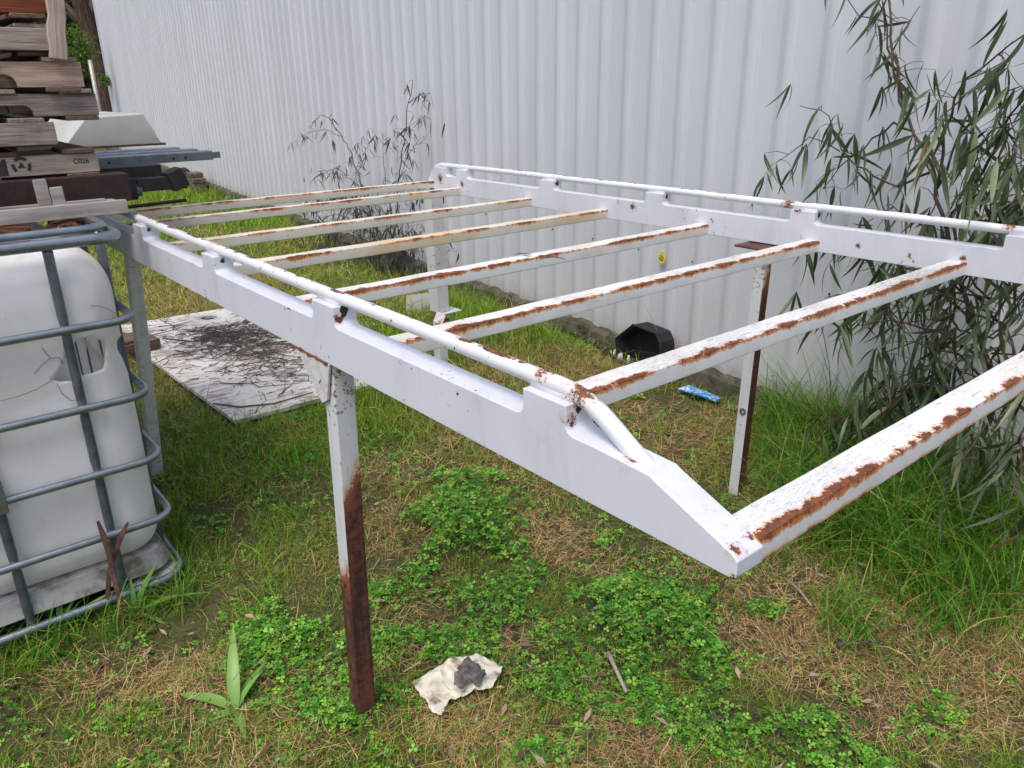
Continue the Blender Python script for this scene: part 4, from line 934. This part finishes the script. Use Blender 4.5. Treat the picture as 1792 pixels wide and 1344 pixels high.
dry_p = [(1500, 1130, 260, 110, 10, 1), (1000, 960, 110, 45, 20, .8), (915, 1115, 60, 30, -20, 1), (1080, 1280, 90, 50, 0, .8), (690, 830, 90, 30, 0, .8), (430, 500, 130, 40, -10, .7), (960, 650, 130, 45, 0, .7), (700, 530, 60, 40, 0, .6), (250, 1190, 200, 50, 0, .7),
         (700, 930, 70, 50, 0, .5), (1600, 1240, 200, 80, 0, .8), (1180, 750, 120, 50, 0, .6), (300, 520, 70, 60, 0, .6), (1330, 880, 50, 40, 0, .6), (820, 1270, 90, 60, 0, .5), (560, 440, 60, 20, 0, .5), (1450, 960, 120, 60, 0, .6)]
dark_p = [(390, 930, 70, 30, 20, .9), (1160, 715, 60, 25, 0, 1), (1470, 1250, 90, 35, 20, .9), (250, 1150, 110, 30, -10, .8), (500, 900, 60, 30, 0, .6), (1050, 1060, 40, 20, 0, .5), (700, 970, 60, 40, 0, .5), (950, 620, 70, 15, 35, .7), (1680, 1340, 60, 40, 0, .5), (330, 1080, 60, 30, 0, .5)]
lush_p = [(650, 730, 130, 60, 0, .8), (400, 800, 120, 60, 0, .6), (1500, 880, 170, 90, -20, 1), (1700, 930, 150, 100, 0, 1), (870, 580, 110, 40, 20, .8), (700, 600, 50, 60, 0, .6), (350, 900, 60, 100, 0, .6), (1400, 760, 80, 60, 0, 1), (130, 1150, 180, 30, -5, .5), (560, 800, 90, 60, 0, .6), (480, 980, 50, 90, 20, .6), (330, 340, 120, 30, 10, .6), (520, 400, 120, 15, 10, .6)]
def sample(n, dpow=1.6, dmin=1.15, dmax=18):
    """random ground points ahead of the camera, denser near it; both sides extend past the frame"""
    u = rng.random(n); e = 2-dpow; d = (dmin**e + u*(dmax**e-dmin**e))**(1/e); th = (rng.random(n)-.5)*math.radians(88)
    x, y = d*np.sin(th), d*np.cos(th); s = (x-WO[0])*WN[0]+(y-WO[1])*WN[1]
    k = s > .09; x, y, d = x[k], y[k], d[k]; P = np.stack([x, y, np.zeros_like(x)], 1); px, py, _ = project(P)
    # nothing grows through the panel, the torn sheet or under the tank
    a = x*cy+y*sy; b = -x*sy+y*cy
    pc_ = [(ab(c)[0], ab(c)[1]) for c in corners]; a_lo = min(q_[0] for q_ in pc_)+.02; a_hi = max(q_[0] for q_ in pc_)-.02; b_lo = 3.53; b_hi = 5.6
    k = ~((a > a_lo) & (a < a_hi-.02) & (b > b_lo) & (b < b_hi)) & ~((a > TA0+.03) & (a < TA1-.03) & (b > TB0+.03) & (b < TB1-.03))
    k &= ~((px > 735) & (px < 855) & (py > 1165) & (py < 1225) & (rng.random(len(px)) < .93))
    return x[k], y[k], d[k], px[k], py[k]
def pick(pal, n, jit=.25):
    pal = np.array(pal); i = rng.integers(0, len(pal), n); c = pal[i]*(1+jit*(rng.random((n, 1))*2-1)); return np.clip(c*(1+.12*(rng.random((n, 3))*2-1)), 0, 1)
def blades(x, y, z0, h, w, lean, ang, curl, col, segs=2, coltip=None):
    n = len(x); z = gh(x, y)+z0; dirx, diry = np.cos(ang), np.sin(ang); wa = ang + math.pi/2 + rng.normal(0, .5, n); wx, wy = np.cos(wa), np.sin(wa)
    V = np.zeros((n, 2*segs+1, 3)); C = np.zeros((n, 2*segs+1, 3))
    for k in range(segs+1):
        f = k/segs; tilt = lean + curl*f; r = h*f*np.sin(tilt); zz = z + h*f*np.cos(tilt)
        cxk, cyk = x+dirx*r, y+diry*r; ww = w*(1-f*.75)*(1 if k else .8)
        if k < segs:
            V[:, 2*k] = np.stack([cxk-wx*ww/2, cyk-wy*ww/2, zz], 1); V[:, 2*k+1] = np.stack([cxk+wx*ww/2, cyk+wy*ww/2, zz], 1)
        else: V[:, 2*k] = np.stack([cxk, cyk, zz], 1)
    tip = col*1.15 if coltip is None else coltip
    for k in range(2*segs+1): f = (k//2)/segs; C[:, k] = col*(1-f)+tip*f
    tr = []
    for k in range(segs-1): tr += [(2*k, 2*k+1, 2*k+3), (2*k, 2*k+3, 2*k+2)]
    tr += [(2*segs-2, 2*segs-1, 2*segs)]
    T = (np.array(tr)[None] + (np.arange(n)*(2*segs+1))[:, None, None]).reshape(-1, 3)
    return V.reshape(-1, 3), T, C.reshape(-1, 3)
def join(parts):
    V, T, C = [], [], []; o = 0
    for v, t, c in parts: V.append(v); T.append(t+o); C.append(c); o += len(v)
    return np.concatenate(V), np.concatenate(T), np.concatenate(C)
GREEN = [(.13, .30, .015), (.19, .36, .022), (.07, .19, .012), (.24, .35, .035), (.28, .32, .04), (.05, .13, .012)]
YEL = [(.30, .275, .07), (.36, .305, .10), (.24, .25, .055), (.40, .33, .14)]
STRAW = [(.50, .34, .16), (.38, .23, .105), (.62, .46, .25), (.27, .15, .07), (.19, .10, .05), (.46, .30, .13)]
# short turf
x, y, d, px, py = sample(620000); nz1 = vnoise(x, y, 2.2, 1); nz2 = .5*vnoise(x, y, 7, 2)+.5*vnoise(x, y, 19, 3)
dry, dark, lush, clo = ell(px, py, dry_p), ell(px, py, dark_p), ell(px, py, lush_p), ell(px, py, clover_p)
keep = rng.random(len(x)) < np.clip(.66 + .5*(nz1-.5) + 1.7*(nz2-.5) - .68*dry*(d < 3.4) - .95*dark + .4*lush - .25*clo + .2*(d > 4), .05, 1)
x, y, d, dry, lush, nz1, nz2 = [q_[keep] for q_ in (x, y, d, dry, lush, nz1, nz2)]; n = len(x)
sc_d = np.clip(d/2.6, .8, 4.5)
yel = rng.random(n) < np.clip(.30+.45*dry+.9*(nz1-.55)-.35*lush+.18*((d > 3)&(d < 9)), 0, .9)
col = np.where(yel[:, None], pick(YEL, n), pick(GREEN, n))
h = (rng.gamma(3, .009, n)+.009)*(.55+1.1*nz2)*(1+1.0*lush)*np.clip(sc_d, .9, 2.2); w = (.0018+.0016*rng.random(n))*sc_d
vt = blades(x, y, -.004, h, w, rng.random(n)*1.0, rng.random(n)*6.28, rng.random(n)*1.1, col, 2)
o = arrays_mesh('grass', *vt, M['veg']); tag(o, 'short patchy green and yellow grass covering the yard', 'grass', kind='stuff')
# straw and thatch lying about
x, y, d, px, py = sample(320000, 1.7); nz1 = vnoise(x, y, 3, 5); dry, dark, clo, lush = ell(px, py, dry_p), ell(px, py, dark_p), ell(px, py, clover_p), ell(px, py, lush_p)
keep = rng.random(len(x)) < np.clip(.30+.95*dry+.8*(nz1-.5)-.3*dark-.40*clo-.25*lush, .03, 1); x, y, d, dry = [q_[keep] for q_ in (x, y, d, dry)]; n = len(x); sc_d = np.clip(d/2.6, .8, 4)
L = rng.gamma(2.2, .018, n)+.012; L *= np.clip(sc_d, 1, 2)
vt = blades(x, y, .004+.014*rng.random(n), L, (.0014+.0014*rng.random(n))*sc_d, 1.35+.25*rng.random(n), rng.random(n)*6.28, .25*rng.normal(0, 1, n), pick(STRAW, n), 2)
o = arrays_mesh('straw', *vt, M['straw']); tag(o, 'dead tan straw and cut grass lying between the green growth', 'straw', kind='stuff')
# long grass: along the wall, around the tank, right of the rack
x, y, d, px, py = sample(150000, 1.0, 1.2, 17); s = (x-WO[0])*WN[0]+(y-WO[1])*WN[1]; sw = (x-WO[0])*WD[0]+(y-WO[1])*WD[1]; a = x*cy+y*sy; b = -x*sy+y*cy
tall_p = [(650, 740, 120, 45, 0, .45), (1560, 870, 190, 110, -15, .95), (1720, 960, 120, 80, 0, .9), (150, 1120, 190, 34, -8, .7), (330, 960, 50, 120, 15, .5), (470, 1020, 50, 80, 20, .5), (430, 860, 210, 140, 0, .62), (620, 760, 120, 70, 0, .6), (900, 700, 200, 60, 20, .22), (1100, 1000, 500, 250, 0, .10), (300, 1200, 250, 80, 0, .14), (1430, 800, 80, 60, 0, .6), (560, 800, 70, 40, 0, .3), (700, 590, 60, 45, 0, .55), (880, 580, 120, 25, 25, .6), (640, 470, 120, 60, 0, .55), (1150, 660, 30, 12, 0, .35)]
tall = ell(px, py, tall_p); wallb = np.clip((.42-s)/.25, 0, 1)*np.where(px > 1345, 1.0, np.where((px > 1010), .10, .55)); clump = vnoise(x, y, 6, 9)
dens = np.clip(np.maximum(tall, wallb)*(1.5*clump-.15), 0, 1)*np.clip(d/6, .45, 1)
keep = rng.random(len(x)) < dens*.8; x, y, d, sw, tall, s = [q_[keep] for q_ in (x, y, d, sw, tall, s)]; 
mx_ = 34000; sw2 = -1.75+2.3*rng.random(mx_)**.8; s2 = .09+1.25*rng.random(mx_)**1.35; cl2 = None
x2 = WO[0]+WD[0]*sw2+WN[0]*s2; y2 = WO[1]+WD[1]*sw2+WN[1]*s2; c2 = vnoise(x2, y2, 7, 9)
k2 = rng.random(mx_) < np.clip(1.9*c2-.25-.9*np.clip(s2-.5-.25*(sw2 < -.3), 0, 1)-1.1*np.clip(sw2-.1, 0, 1), 0, 1)
q2, _q, _z2 = project(np.stack([x2, y2, 0*x2], 1)); k2 &= rng.random(mx_) < np.clip((q2-1330)/110, 0, 1); x2, y2, sw2, s2 = x2[k2], y2[k2], sw2[k2], s2[k2]
x = np.concatenate([x, x2]); y = np.concatenate([y, y2]); 
m3 = 1300; a3 = np.where(rng.random(m3) < .75, -.55+1.15*rng.random(m3), .53+.10*rng.random(m3)); b3 = np.where(a3 < .53, 2.36-.17*rng.random(m3)**1.5, 2.3+1.0*rng.random(m3)); k3 = vnoise(a3, b3, 8, 41) > .42; a3, b3 = a3[k3], b3[k3]
x3 = a3*cy-b3*sy; y3 = a3*sy+b3*cy; x = np.concatenate([x, x3]); y = np.concatenate([y, y3]); sw2 = np.concatenate([sw2, 5+0*x3]); s2 = np.concatenate([s2, 3+0*x3])
d = np.hypot(x, y); sw = np.concatenate([sw, sw2]); s = np.concatenate([s, s2]); n = len(x)
big = (sw < .5) & (s < .85)
h = np.where(big, rng.gamma(6, .047, n)*np.clip(1.25-s*.6, .4, 1.2)+.06, rng.gamma(5, .021, n)+.03); h = np.minimum(h, .62)
LG = [(.065, .20, .012), (.095, .25, .018), (.04, .14, .010), (.13, .29, .03), (.20, .30, .05), (.03, .11, .012)]
col = pick(LG, n); dr = rng.random(n) < .06; col[dr] = pick(STRAW, dr.sum())
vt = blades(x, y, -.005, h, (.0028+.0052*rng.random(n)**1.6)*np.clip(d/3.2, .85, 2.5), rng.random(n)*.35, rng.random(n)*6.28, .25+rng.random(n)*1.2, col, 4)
o = arrays_mesh('long_grass', *vt, M['veg']); tag(o, 'long green grass along the shed footing and under the gum sapling', 'grass', kind='stuff')
# clover and small leafy weeds
x, y, d, px, py = sample(240000, 1.5, 1.15, 5); wx_, wy_ = (vnoise(x, y, 5, 31)-.5)*120, (vnoise(x, y, 5, 32)-.5)*90; clo = ell(px+wx_, py+wy_, clover_p); cn = vnoise(x, y, 9, 21); cn2 = vnoise(x, y, 26, 22)
dens = np.clip(clo*(1.9*cn-.25)+.16*(cn > .66)+.02, 0, 1)*np.clip(.15+1.6*cn2, 0, 1); keep = rng.random(len(x)) < dens*.72
x, y, d, clo, cn, px, py = [q_[keep] for q_ in (x, y, d, clo, cn, px, py)]; n = len(x)
tallc = ell(px, py, [(820, 920, 100, 85, 0, 1), (1130, 1110, 150, 60, 20, .55)])
hz = .014+.038*cn*clo*rng.random(n)+.075*tallc*(.3+.7*rng.random(n)); R = (.0055+.0050*rng.random(n)+.009*rng.random(n)**9)*np.clip(d/2.2, .9, 1.6); a0 = rng.random(n)*6.28
tx, ty = rng.normal(0, .28, n), rng.normal(0, .28, n); zb = gh(x, y)+hz; CV, CT, CC = [], [], []
CG = [(.10, .30, .022), (.13, .36, .03), (.055, .19, .018), (.20, .42, .06), (.07, .20, .03), (.26, .38, .06), (.045, .13, .02)]; cc = pick(CG, n)
V = np.zeros((n, 3, 5, 3)); C = np.zeros((n, 3, 5, 3))
for k in range(3):
    an = a0+k*2.094+rng.normal(0, .12, n); ux, uy = np.cos(an), np.sin(an); vx, vy = -uy, ux
    for j, (fu, fv, fz) in enumerate(((.06, 0, 0), (.62, -.46, .12), (1.0, -.22, .02), (1.0, .22, .02), (.62, .46, .12))):
        X_ = x+R*(ux*fu+vx*fv); Y_ = y+R*(uy*fu+vy*fv); V[:, k, j] = np.stack([X_, Y_, zb+(X_-x)*tx+(Y_-y)*ty+R*fz], 1); C[:, k, j] = cc*(1.0 if j else 1.25)
base = (np.arange(n*3)*5)[:, None, None]; T = (np.array([(0, 1, 2), (0, 2, 3), (0, 3, 4)])[None]+base).reshape(-1, 3)
o = arrays_mesh('clover', V.reshape(-1, 3), T, C.reshape(-1, 3), M['clover']); tag(o, 'bright green clover growing in mats around the near leg', 'clover', kind='stuff')
# dead leaves and bark flakes
x, y, d, px, py = sample(9000, 1.5, 1.15, 8); n = len(x); L = .010+.040*rng.random(n)**2.2; wv = L*(.14+.30*rng.random(n)); an = rng.random(n)*6.28; ux, uy = np.cos(an), np.sin(an); z = gh(x, y)+.012+.02*rng.random(n); tz = rng.normal(0, .25, n)
V = np.zeros((n, 4, 3)); V[:, 0] = np.stack([x-ux*L/2, y-uy*L/2, z-tz*L/2], 1); V[:, 2] = np.stack([x+ux*L/2, y+uy*L/2, z+tz*L/2], 1); V[:, 1] = np.stack([x-uy*wv/2, y+ux*wv/2, z+.003], 1); V[:, 3] = np.stack([x+uy*wv/2, y-ux*wv/2, z+.002], 1)
k5 = rng.random(n) < .35+.65*np.maximum(ell(px, py, dark_p), ell(px, py, dry_p)); x, y = x[k5], y[k5]; V = V[k5]; n = len(x); cc = pick([(.12, .075, .045), (.20, .14, .09), (.06, .042, .03), (.33, .26, .18), (.07, .045, .03)], n); C = np.repeat(cc[:, None], 4, 1); T = (np.array([(0, 1, 2), (0, 2, 3)])[None]+(np.arange(n)*4)[:, None, None]).reshape(-1, 3)
o = arrays_mesh('leaf_litter', V.reshape(-1, 3), T, C.reshape(-1, 3), M['straw']); tag(o, 'dead brown leaves and bark flakes scattered over the ground', 'leaf litter', kind='stuff')
# strap-leaved weeds
M['strap'] = mat_leaf('strap_leaf', ((.13, .30, .05), (.20, .38, .08), (.24, .34, .09)), .2)
def rosette(px, lab, leaves):
    P = Vector(PZ(px, 0)); t = thing('strap_weed', lab, 'weed', P + Vector((0, 0, gh(P.x, P.y))))
    for (an, L, w, up, cv) in leaves:
        me = leaf_mesh('leaf', L, w*1.5, cv*1.4, M['strap'], 8, .35); o = bpy.data.objects.new('leaf', me); COL.objects.link(o); o.parent = t; o.rotation_euler = (random.uniform(-.2, .2), -up, an)
rosette((415, 1250), 'rosette weed with long curving strap leaves at the bottom left', [(1.9, .20, .022, 1.2, .45), (2.9, .17, .020, .7, .7), (.3, .16, .018, .5, .6), (1.3, .13, .015, .9, .5), (3.6, .12, .018, .3, .3), (5.3, .10, .016, .5, .4), (.9, .11, .013, 1.1, .3)])
rosette((105, 1115), 'tall leafy weed growing against the bottom tube of the tank', [(1.5, .20, .013, 1.35, .25), (2.4, .17, .014, 1.0, .5), (.6, .18, .012, 1.0, .45), (3.3, .15, .012, .8, .5), (1.0, .14, .016, 1.2, .2), (5.2, .11, .012, .6, .5)])
rosette((240, 1085), 'leafy weed with pointed leaves beside the tank corner', [(1.4, .16, .014, 1.1, .35), (.2, .18, .014, .8, .5), (2.6, .14, .013, .8, .5), (5.9, .12, .014, .5, .4), (1.9, .12, .010, 1.3, .2)])
rosette((500, 735), 'low broad-leaved weed at the front edge of the white panel', [(k*1.1, .10, .028, .45, .3) for k in range(6)])

# ------------------------------------------------------------------ gum saplings
def leaf_quat(d, roll):
    x_ = d.normalized(); y_ = Vector((0, 0, 1)).cross(x_)
    if y_.length < .05: y_ = Vector((1, 0, 0)).cross(x_)
    y_.normalize(); z_ = x_.cross(y_); return Matrix((x_, y_, z_)).transposed().to_quaternion() @ Quaternion((1, 0, 0), roll)
def resample(pts, step):
    out = []
    for i in range(len(pts)-1):
        n = max(1, int((pts[i+1]-pts[i]).length/step)); out += [pts[i].lerp(pts[i+1], k/n) for k in range(n)]
    return out + [pts[-1]]
def sapling(label, base, stems, leafmat, dens, Lr, keep_off, nparts=300, twigs=True, drop=.75):
    t = thing('gum_sapling', label, 'sapling', base); metas = [leaf_mesh('leaf', 1.0, wr, cv, leafmat, 6, .3) for wr, cv in ((.085, .2), (.105, .35), (.09, -.3), (.12, .45), (.07, .6), (.095, .75), (.12, -.2))]
    leaves = []
    for (pts, r, dn) in stems:
        P_ = resample([Vector(p) for p in pts], .05); n = len(P_)
        for i in range(1, n-1): P_[i] += Vector((random.gauss(0, .006), random.gauss(0, .006), random.gauss(0, .004)))
        MB().tube([p-base for p in P_], [r*(1-.75*i/n) for i in range(n)], 6).build('stem', M['barktwig'], t, smooth=True)
        cum = 0
        for i in range(2, n):
            k = np.random.default_rng(i*7+n).poisson(dn*dens)
            for _ in range(int(k)):
                side = Vector((random.gauss(0, 1), random.gauss(0, 1), random.gauss(-.1, .5))).normalized(); tw = random.uniform(.02, .14)
                q_ = P_[i] + side*tw
                if keep_off and not keep_off(q_): q_ = P_[i] + Vector(WN)*abs(tw)*.6
                if twigs and random.random() < .5: leaves.append(('t', P_[i].copy(), q_.copy(), 0))
                for __ in range(random.choice((1, 2, 2, 3))):
                    dd = Vector((random.gauss(0, .45), random.gauss(0, .45), -random.uniform(.5, 2.0)*drop+random.gauss(0, .2)))
                    leaves.append(('l', q_.copy(), dd, random.uniform(*Lr)))
    L_l = [l for l in leaves if l[0] == 'l']; L_t = [l for l in leaves if l[0] == 't']
    # the leaves that show largest become parts of their own
    def show(l):
        X_, Y_, zc_ = project(np.array(l[1])); return l[3]/zc_ if (zc_ > 0 and -40 < X_ < W+40 and -40 < Y_ < H+40) else 0
    L_l.sort(key=show, reverse=True)
    for l in L_l[:nparts]:
        o = bpy.data.objects.new('leaf', random.choice(metas)); COL.objects.link(o); o.parent = t; o.location = l[1]-base; o.rotation_mode = 'QUATERNION'; o.rotation_quaternion = leaf_quat(l[2], random.uniform(-1.5, 1.5)); o.scale = (l[3],)*3
    if len(L_l) > nparts:
        vs, fs = [], []
        for l in L_l[nparts:]:
            me = random.choice(metas); q_ = leaf_quat(l[2], random.uniform(-1.5, 1.5)); k0 = len(vs)
            for v in me.vertices: vs.append(tuple(q_ @ (v.co*l[3]) + l[1]-base))
            for f in me.polygons: fs.append(tuple(k0+i for i in f.vertices))
        me = bpy.data.meshes.new('foliage'); me.from_pydata(vs, [], fs); me.polygons.foreach_set('use_smooth', [True]*len(fs)); me.materials.append(leafmat); o = bpy.data.objects.new('foliage', me); COL.objects.link(o); o.parent = t; o['kind'] = 'stuff'
    if L_t:
        m = MB()
        for l in L_t: m.tube([l[1]-base, l[1].lerp(l[2], .5)-base+Vector((0, 0, .01)), l[2]-base], [.0018, .0014, .0008], 4)
        o = m.build('twigs', M['barktwig'], t); o['kind'] = 'stuff'
    return t
def W_(off): return lambda L: [PW(p, o_) for p, o_ in L]
def clear_wall(q_): s = (q_-Vector(WO)).dot(Vector(WN)); return .04 < s
RB = Vector(PW((1745, 760), .33)); RB.z = 0
def rs(pts, o0, o1=None):
    o1 = o0 if o1 is None else o1; n = len(pts); return [PW(p, o0+(o1-o0)*i/(n-1)) for i, p in enumerate(pts)]
trunk = [tuple(RB)] + rs([(1735, 660), (1700, 560), (1655, 400), (1632, 290), (1600, 230), (1580, 180), (1562, 90), (1552, 0), (1540, -90)], .33, .20)
right_stems = [
    (trunk, .012, 1.0),
    (rs([(1600, 230), (1560, 215), (1490, 275), (1440, 330)], .22, .18), .005, 1.2),
    (rs([(1632, 300), (1570, 330), (1515, 300), (1470, 265), (1452, 200), (1400, 185)], .25, .16), .005, .75),
    (rs([(1470, 265), (1420, 240), (1385, 268), (1350, 290)], .18, .16), .003, .8),
    (rs([(1580, 180), (1552, 80), (1548, 20), (1530, -30)], .2, .18), .005, 1.3),
    (rs([(1562, 90), (1590, 40), (1610, 10)], .2, .16), .003, 1.1),
    (rs([(1552, 40), (1500, 30), (1470, -30)], .2, .16), .003, .8),
    (rs([(1640, 330), (1660, 200), (1690, 140), (1720, 120), (1792, 60), (1830, 10)], .3, .45), .006, 1.8),
    (rs([(1655, 400), (1720, 300), (1770, 200), (1830, 120)], .3, .5), .007, 2.2),
    (rs([(1680, 470), (1740, 400), (1800, 330)], .33, .5), .007, 2.0),
    (rs([(1640, 330), (1680, 240), (1740, 170), (1790, 150)], .3, .4), .005, 2.0),
    (rs([(1700, 560), (1640, 500), (1560, 450), (1480, 430), (1420, 420)], .33, .3), .005, 1.8),
    (rs([(1735, 640), (1640, 580), (1560, 560), (1500, 570)], .36, .4), .006, 2.0),
    (rs([(1735, 680), (1680, 620), (1600, 600), (1540, 620)], .4, .5), .005, 2.0),
    (rs([(1720, 600), (1760, 520), (1820, 470)], .36, .45), .006, 1.6),
    (rs([(1690, 520), (1620, 400), (1560, 360), (1500, 400)], .3, .2), .004, 1.2),
    (rs([(1745, 740), (1690, 690), (1610, 670), (1560, 680)], .4, .6), .004, 1.8),
    (rs([(1760, 760), (1790, 700), (1840, 660)], .45, .6), .005, 1.8),
]
for k_ in range(16):
    x0_ = 1740-10*random.random(); y0_ = random.uniform(470, 720); x1_ = random.uniform(1430, 1640) if k_ % 3 else random.uniform(1750, 1850); y1_ = y0_+random.uniform(-60, 90); om = random.uniform(.25, .7)
    right_stems.append((rs([(x0_, y0_), ((x0_+x1_)/2, (y0_+y1_)/2-35), (x1_, y1_)], .36, om), .004, 1.6))
for k_ in range(7):
    y0_ = random.uniform(120, 420); right_stems.append((rs([(1690-y0_*.02, y0_+80), (1740, y0_+10), (1810, y0_-20)], .3, random.uniform(.3, .7)), .004, 1.7))
# low branch drooping in front, towards the yard
lowp = [Vector(RB)+Vector((0, 0, .25)), Vector(PA((1790, 760), 2.45)), Vector(PA((1780, 850), 2.25)), Vector(PA((1740, 930), 2.15))]
right_stems += [([tuple(v) for v in lowp], .006, 1.5), ([tuple(Vector(RB)+Vector((0, 0, .3))), tuple(PA((1730, 740), 2.5)), tuple(PA((1680, 800), 2.35)), tuple(PA((1650, 850), 2.3))], .005, 1.3)]
sapling('leafy gum sapling with long grey-green leaves against the wall at right', RB, right_stems, M['leaf_r'], 1.35, (.085, .175), clear_wall, 300)
LB = Vector(PW((700, 520), .25)); LB.z = 0
left_stems = [
    ([tuple(LB)] + rs([(690, 420), (694, 340), (704, 270), (712, 205), (718, 170), (722, 140)], .22, .16), .008, .55),
    ([tuple(LB)] + rs([(660, 410), (635, 330), (615, 270), (596, 235), (575, 205), (560, 202), (540, 225)], .22, .16), .007, .35),
    (rs([(600, 240), (570, 226), (540, 232), (508, 252)], .16, .15), .003, .7),
    (rs([(716, 180), (735, 165), (752, 165), (760, 190)], .16, .15), .003, .9),
    (rs([(710, 230), (740, 200), (757, 210)], .16, .15), .002, .8),
    (rs([(640, 340), (620, 300), (655, 240), (690, 250)], .18, .16), .003, .9),
    (rs([(690, 400), (672, 300), (668, 250), (650, 225)], .18, .16), .004, .9),
    (rs([(690, 330), (720, 260), (740, 240)], .18, .16), .003, .8),
    (rs([(660, 400), (620, 320), (590, 292), (555, 310)], .18, .16), .004, 1.3),
    (rs([(655, 400), (600, 345), (570, 340), (548, 360)], .2, .18), .004, 1.4),
    (rs([(690, 420), (650, 350), (630, 340), (600, 360)], .2, .2), .004, 1.3),
    (rs([(700, 470), (720, 430), (770, 430), (790, 470)], .25, .3), .004, 1.2),
    (rs([(700, 480), (650, 420), (600, 400), (560, 420)], .25, .45), .005, 1.8),
    (rs([(700, 490), (660, 450), (620, 440), (600, 470)], .25, .55), .005, 1.8),
    (rs([(700, 500), (690, 450), (720, 400), (740, 440)], .25, .3), .005, 1.8),
]
for k_ in range(34):
    x0_, y0_ = 700+random.uniform(-10, 10), random.uniform(440, 500); x1_ = random.uniform(490, 760); y1_ = random.uniform(350, 470)
    left_stems.append((rs([(x0_, y0_), ((x0_+x1_)/2, min(y0_, y1_)-random.uniform(0, 30)), (x1_, y1_)], .22, random.uniform(.2, .7)), .0022, .9 if k_ % 2 else .15))
sapling('thin dark gum sapling with sparse drooping leaves against the wall', LB, left_stems, M['leaf_l'], .95, (.06, .125), clear_wall, 300)

# ------------------------------------------------------------------ trees behind the end of the shed
def cluster_leaves(centers, n, size, pal, name, mat, parent, spread):
    C_ = np.array(centers); i = rng.integers(0, len(C_), n); P_ = C_[i, :3] + rng.normal(0, 1, (n, 3))*C_[i, 3:4]*spread
    s_ = size*(.6+.8*rng.random(n)); d1 = rng.normal(0, 1, (n, 3)); d1[:, 2] -= .6; d1 /= np.linalg.norm(d1, axis=1)[:, None]; d2 = np.cross(d1, rng.normal(0, 1, (n, 3))); d2 /= np.linalg.norm(d2, axis=1)[:, None]
    V = np.zeros((n, 4, 3)); V[:, 0] = P_; V[:, 1] = P_+d1*s_[:, None]*.5+d2*s_[:, None]*.16; V[:, 2] = P_+d1*s_[:, None]; V[:, 3] = P_+d1*s_[:, None]*.5-d2*s_[:, None]*.16
    T = (np.array([(0, 1, 2), (0, 2, 3)])[None]+(np.arange(n)*4)[:, None, None]).reshape(-1, 3); c = np.repeat(pick(pal, n, .35)[:, None], 4, 1)
    return arrays_mesh(name, V.reshape(-1, 3), T, c.reshape(-1, 3), mat, parent)
def far_pt(px, dist):
    d = _ray(px); d = d/np.linalg.norm(d[:2]); return CAMP + d*dist
def far_tree(label, pxs, dist, r, crown, pal, n, size, spread=.5, cat='tree', name='gum_tree'):
    P_ = [Vector(far_pt(p, dist)) for p in pxs]; b = P_[0].copy(); b.z = 0; t = thing(name, label, cat, b)
    MB().tube([Vector((0, 0, -.3))] + [p-b for p in P_[1:]], [r*(1-.5*i/len(P_)) for i in range(len(P_))], 10).build('trunk', M['bark'], t, smooth=True)
    cs = [tuple(Vector(far_pt(c[:2], dist+c[2]))-b)+(c[3],) for c in crown]
    for c in cs[:6]:
        k = min(len(P_)-1, max(1, len(P_)//2)); p0 = P_[k]-b; MB().tube([p0, p0.lerp(Vector(c[:3]), .5)+Vector((0, 0, .2)), Vector(c[:3])], [r*.35, r*.2, r*.06], 6).build('limb', M['bark'], t, smooth=True)
    o = cluster_leaves(cs, n, size, pal, 'crown', M['veg'], t, spread); return t
DK = [(.028, .038, .018), (.045, .052, .026), (.06, .06, .035), (.085, .075, .05)]; LT = [(.085, .17, .035), (.11, .21, .05), (.07, .14, .03)]
far_tree('leaning dark-barked gum tree just beyond the end of the shed', [(200, 250), (190, 195), (176, 110), (158, 55), (140, 5), (120, -60)], 26, .30, [(110, -40, 3, .9), (170, -50, 3, .9), (90, 20, 4, .8), (140, 60, 4, .8), (60, -30, 3, 1.0), (190, 90, 4, .5)], DK, 4200, .22)
far_tree('slender shrub with light green drooping foliage before the dark tree', [(150, 235), (146, 190), (142, 120), (138, 60)], 22, .05, [(132, 62, 0, .28), (145, 75, 0, .30), (135, 92, 0, .26), (150, 100, 0, .22), (140, 120, 0, .16), (185, 140, 1, .14)], LT, 1300, .09, .45, 'shrub', 'shrub')
far_tree('dense dark tree filling the gap behind the pallets', [(110, 240), (108, 190), (105, 120), (100, 40)], 32, .25, [(100, 120, 0, 1.4), (70, 60, 0, 1.6), (130, 160, 0, 1.0), (90, 190, 0, 1.2), (30, 120, 0, 1.6), (150, 40, 3, 1.6), (100, 0, 3, 1.8)], DK+[(.11, .10, .06)], 9000, .26)
far_tree('olive scrubby tree at the foot of the hillside', [(165, 230), (165, 190), (163, 150), (160, 110)], 36, .2, [(160, 150, 0, 1.4), (175, 190, 0, 1.0), (140, 190, 0, 1.2), (165, 90, 0, 1.6), (130, 110, 0, 1.5)], [(.06, .065, .03), (.09, .085, .045), (.045, .05, .02)], 7000, .24)
p0, p1 = Vector(PZ((183, 236), 0)), None
fp = Vector(far_pt((176, 205), 20)); fp1 = Vector(far_pt((157, 105), 20)); fb = Vector((fp.x, fp.y, 0)); dirp = (fp1-fp); k = fp.z/dirp.z; foot = fp - dirp*k
o = MB().tube([Vector((0, 0, -.2)), fp1-foot], .045, 8).build('metal_pole', M['alu'], None, smooth=True, loc=foot); tag(o, 'leaning grey metal pole beyond the end of the shed', 'pole')
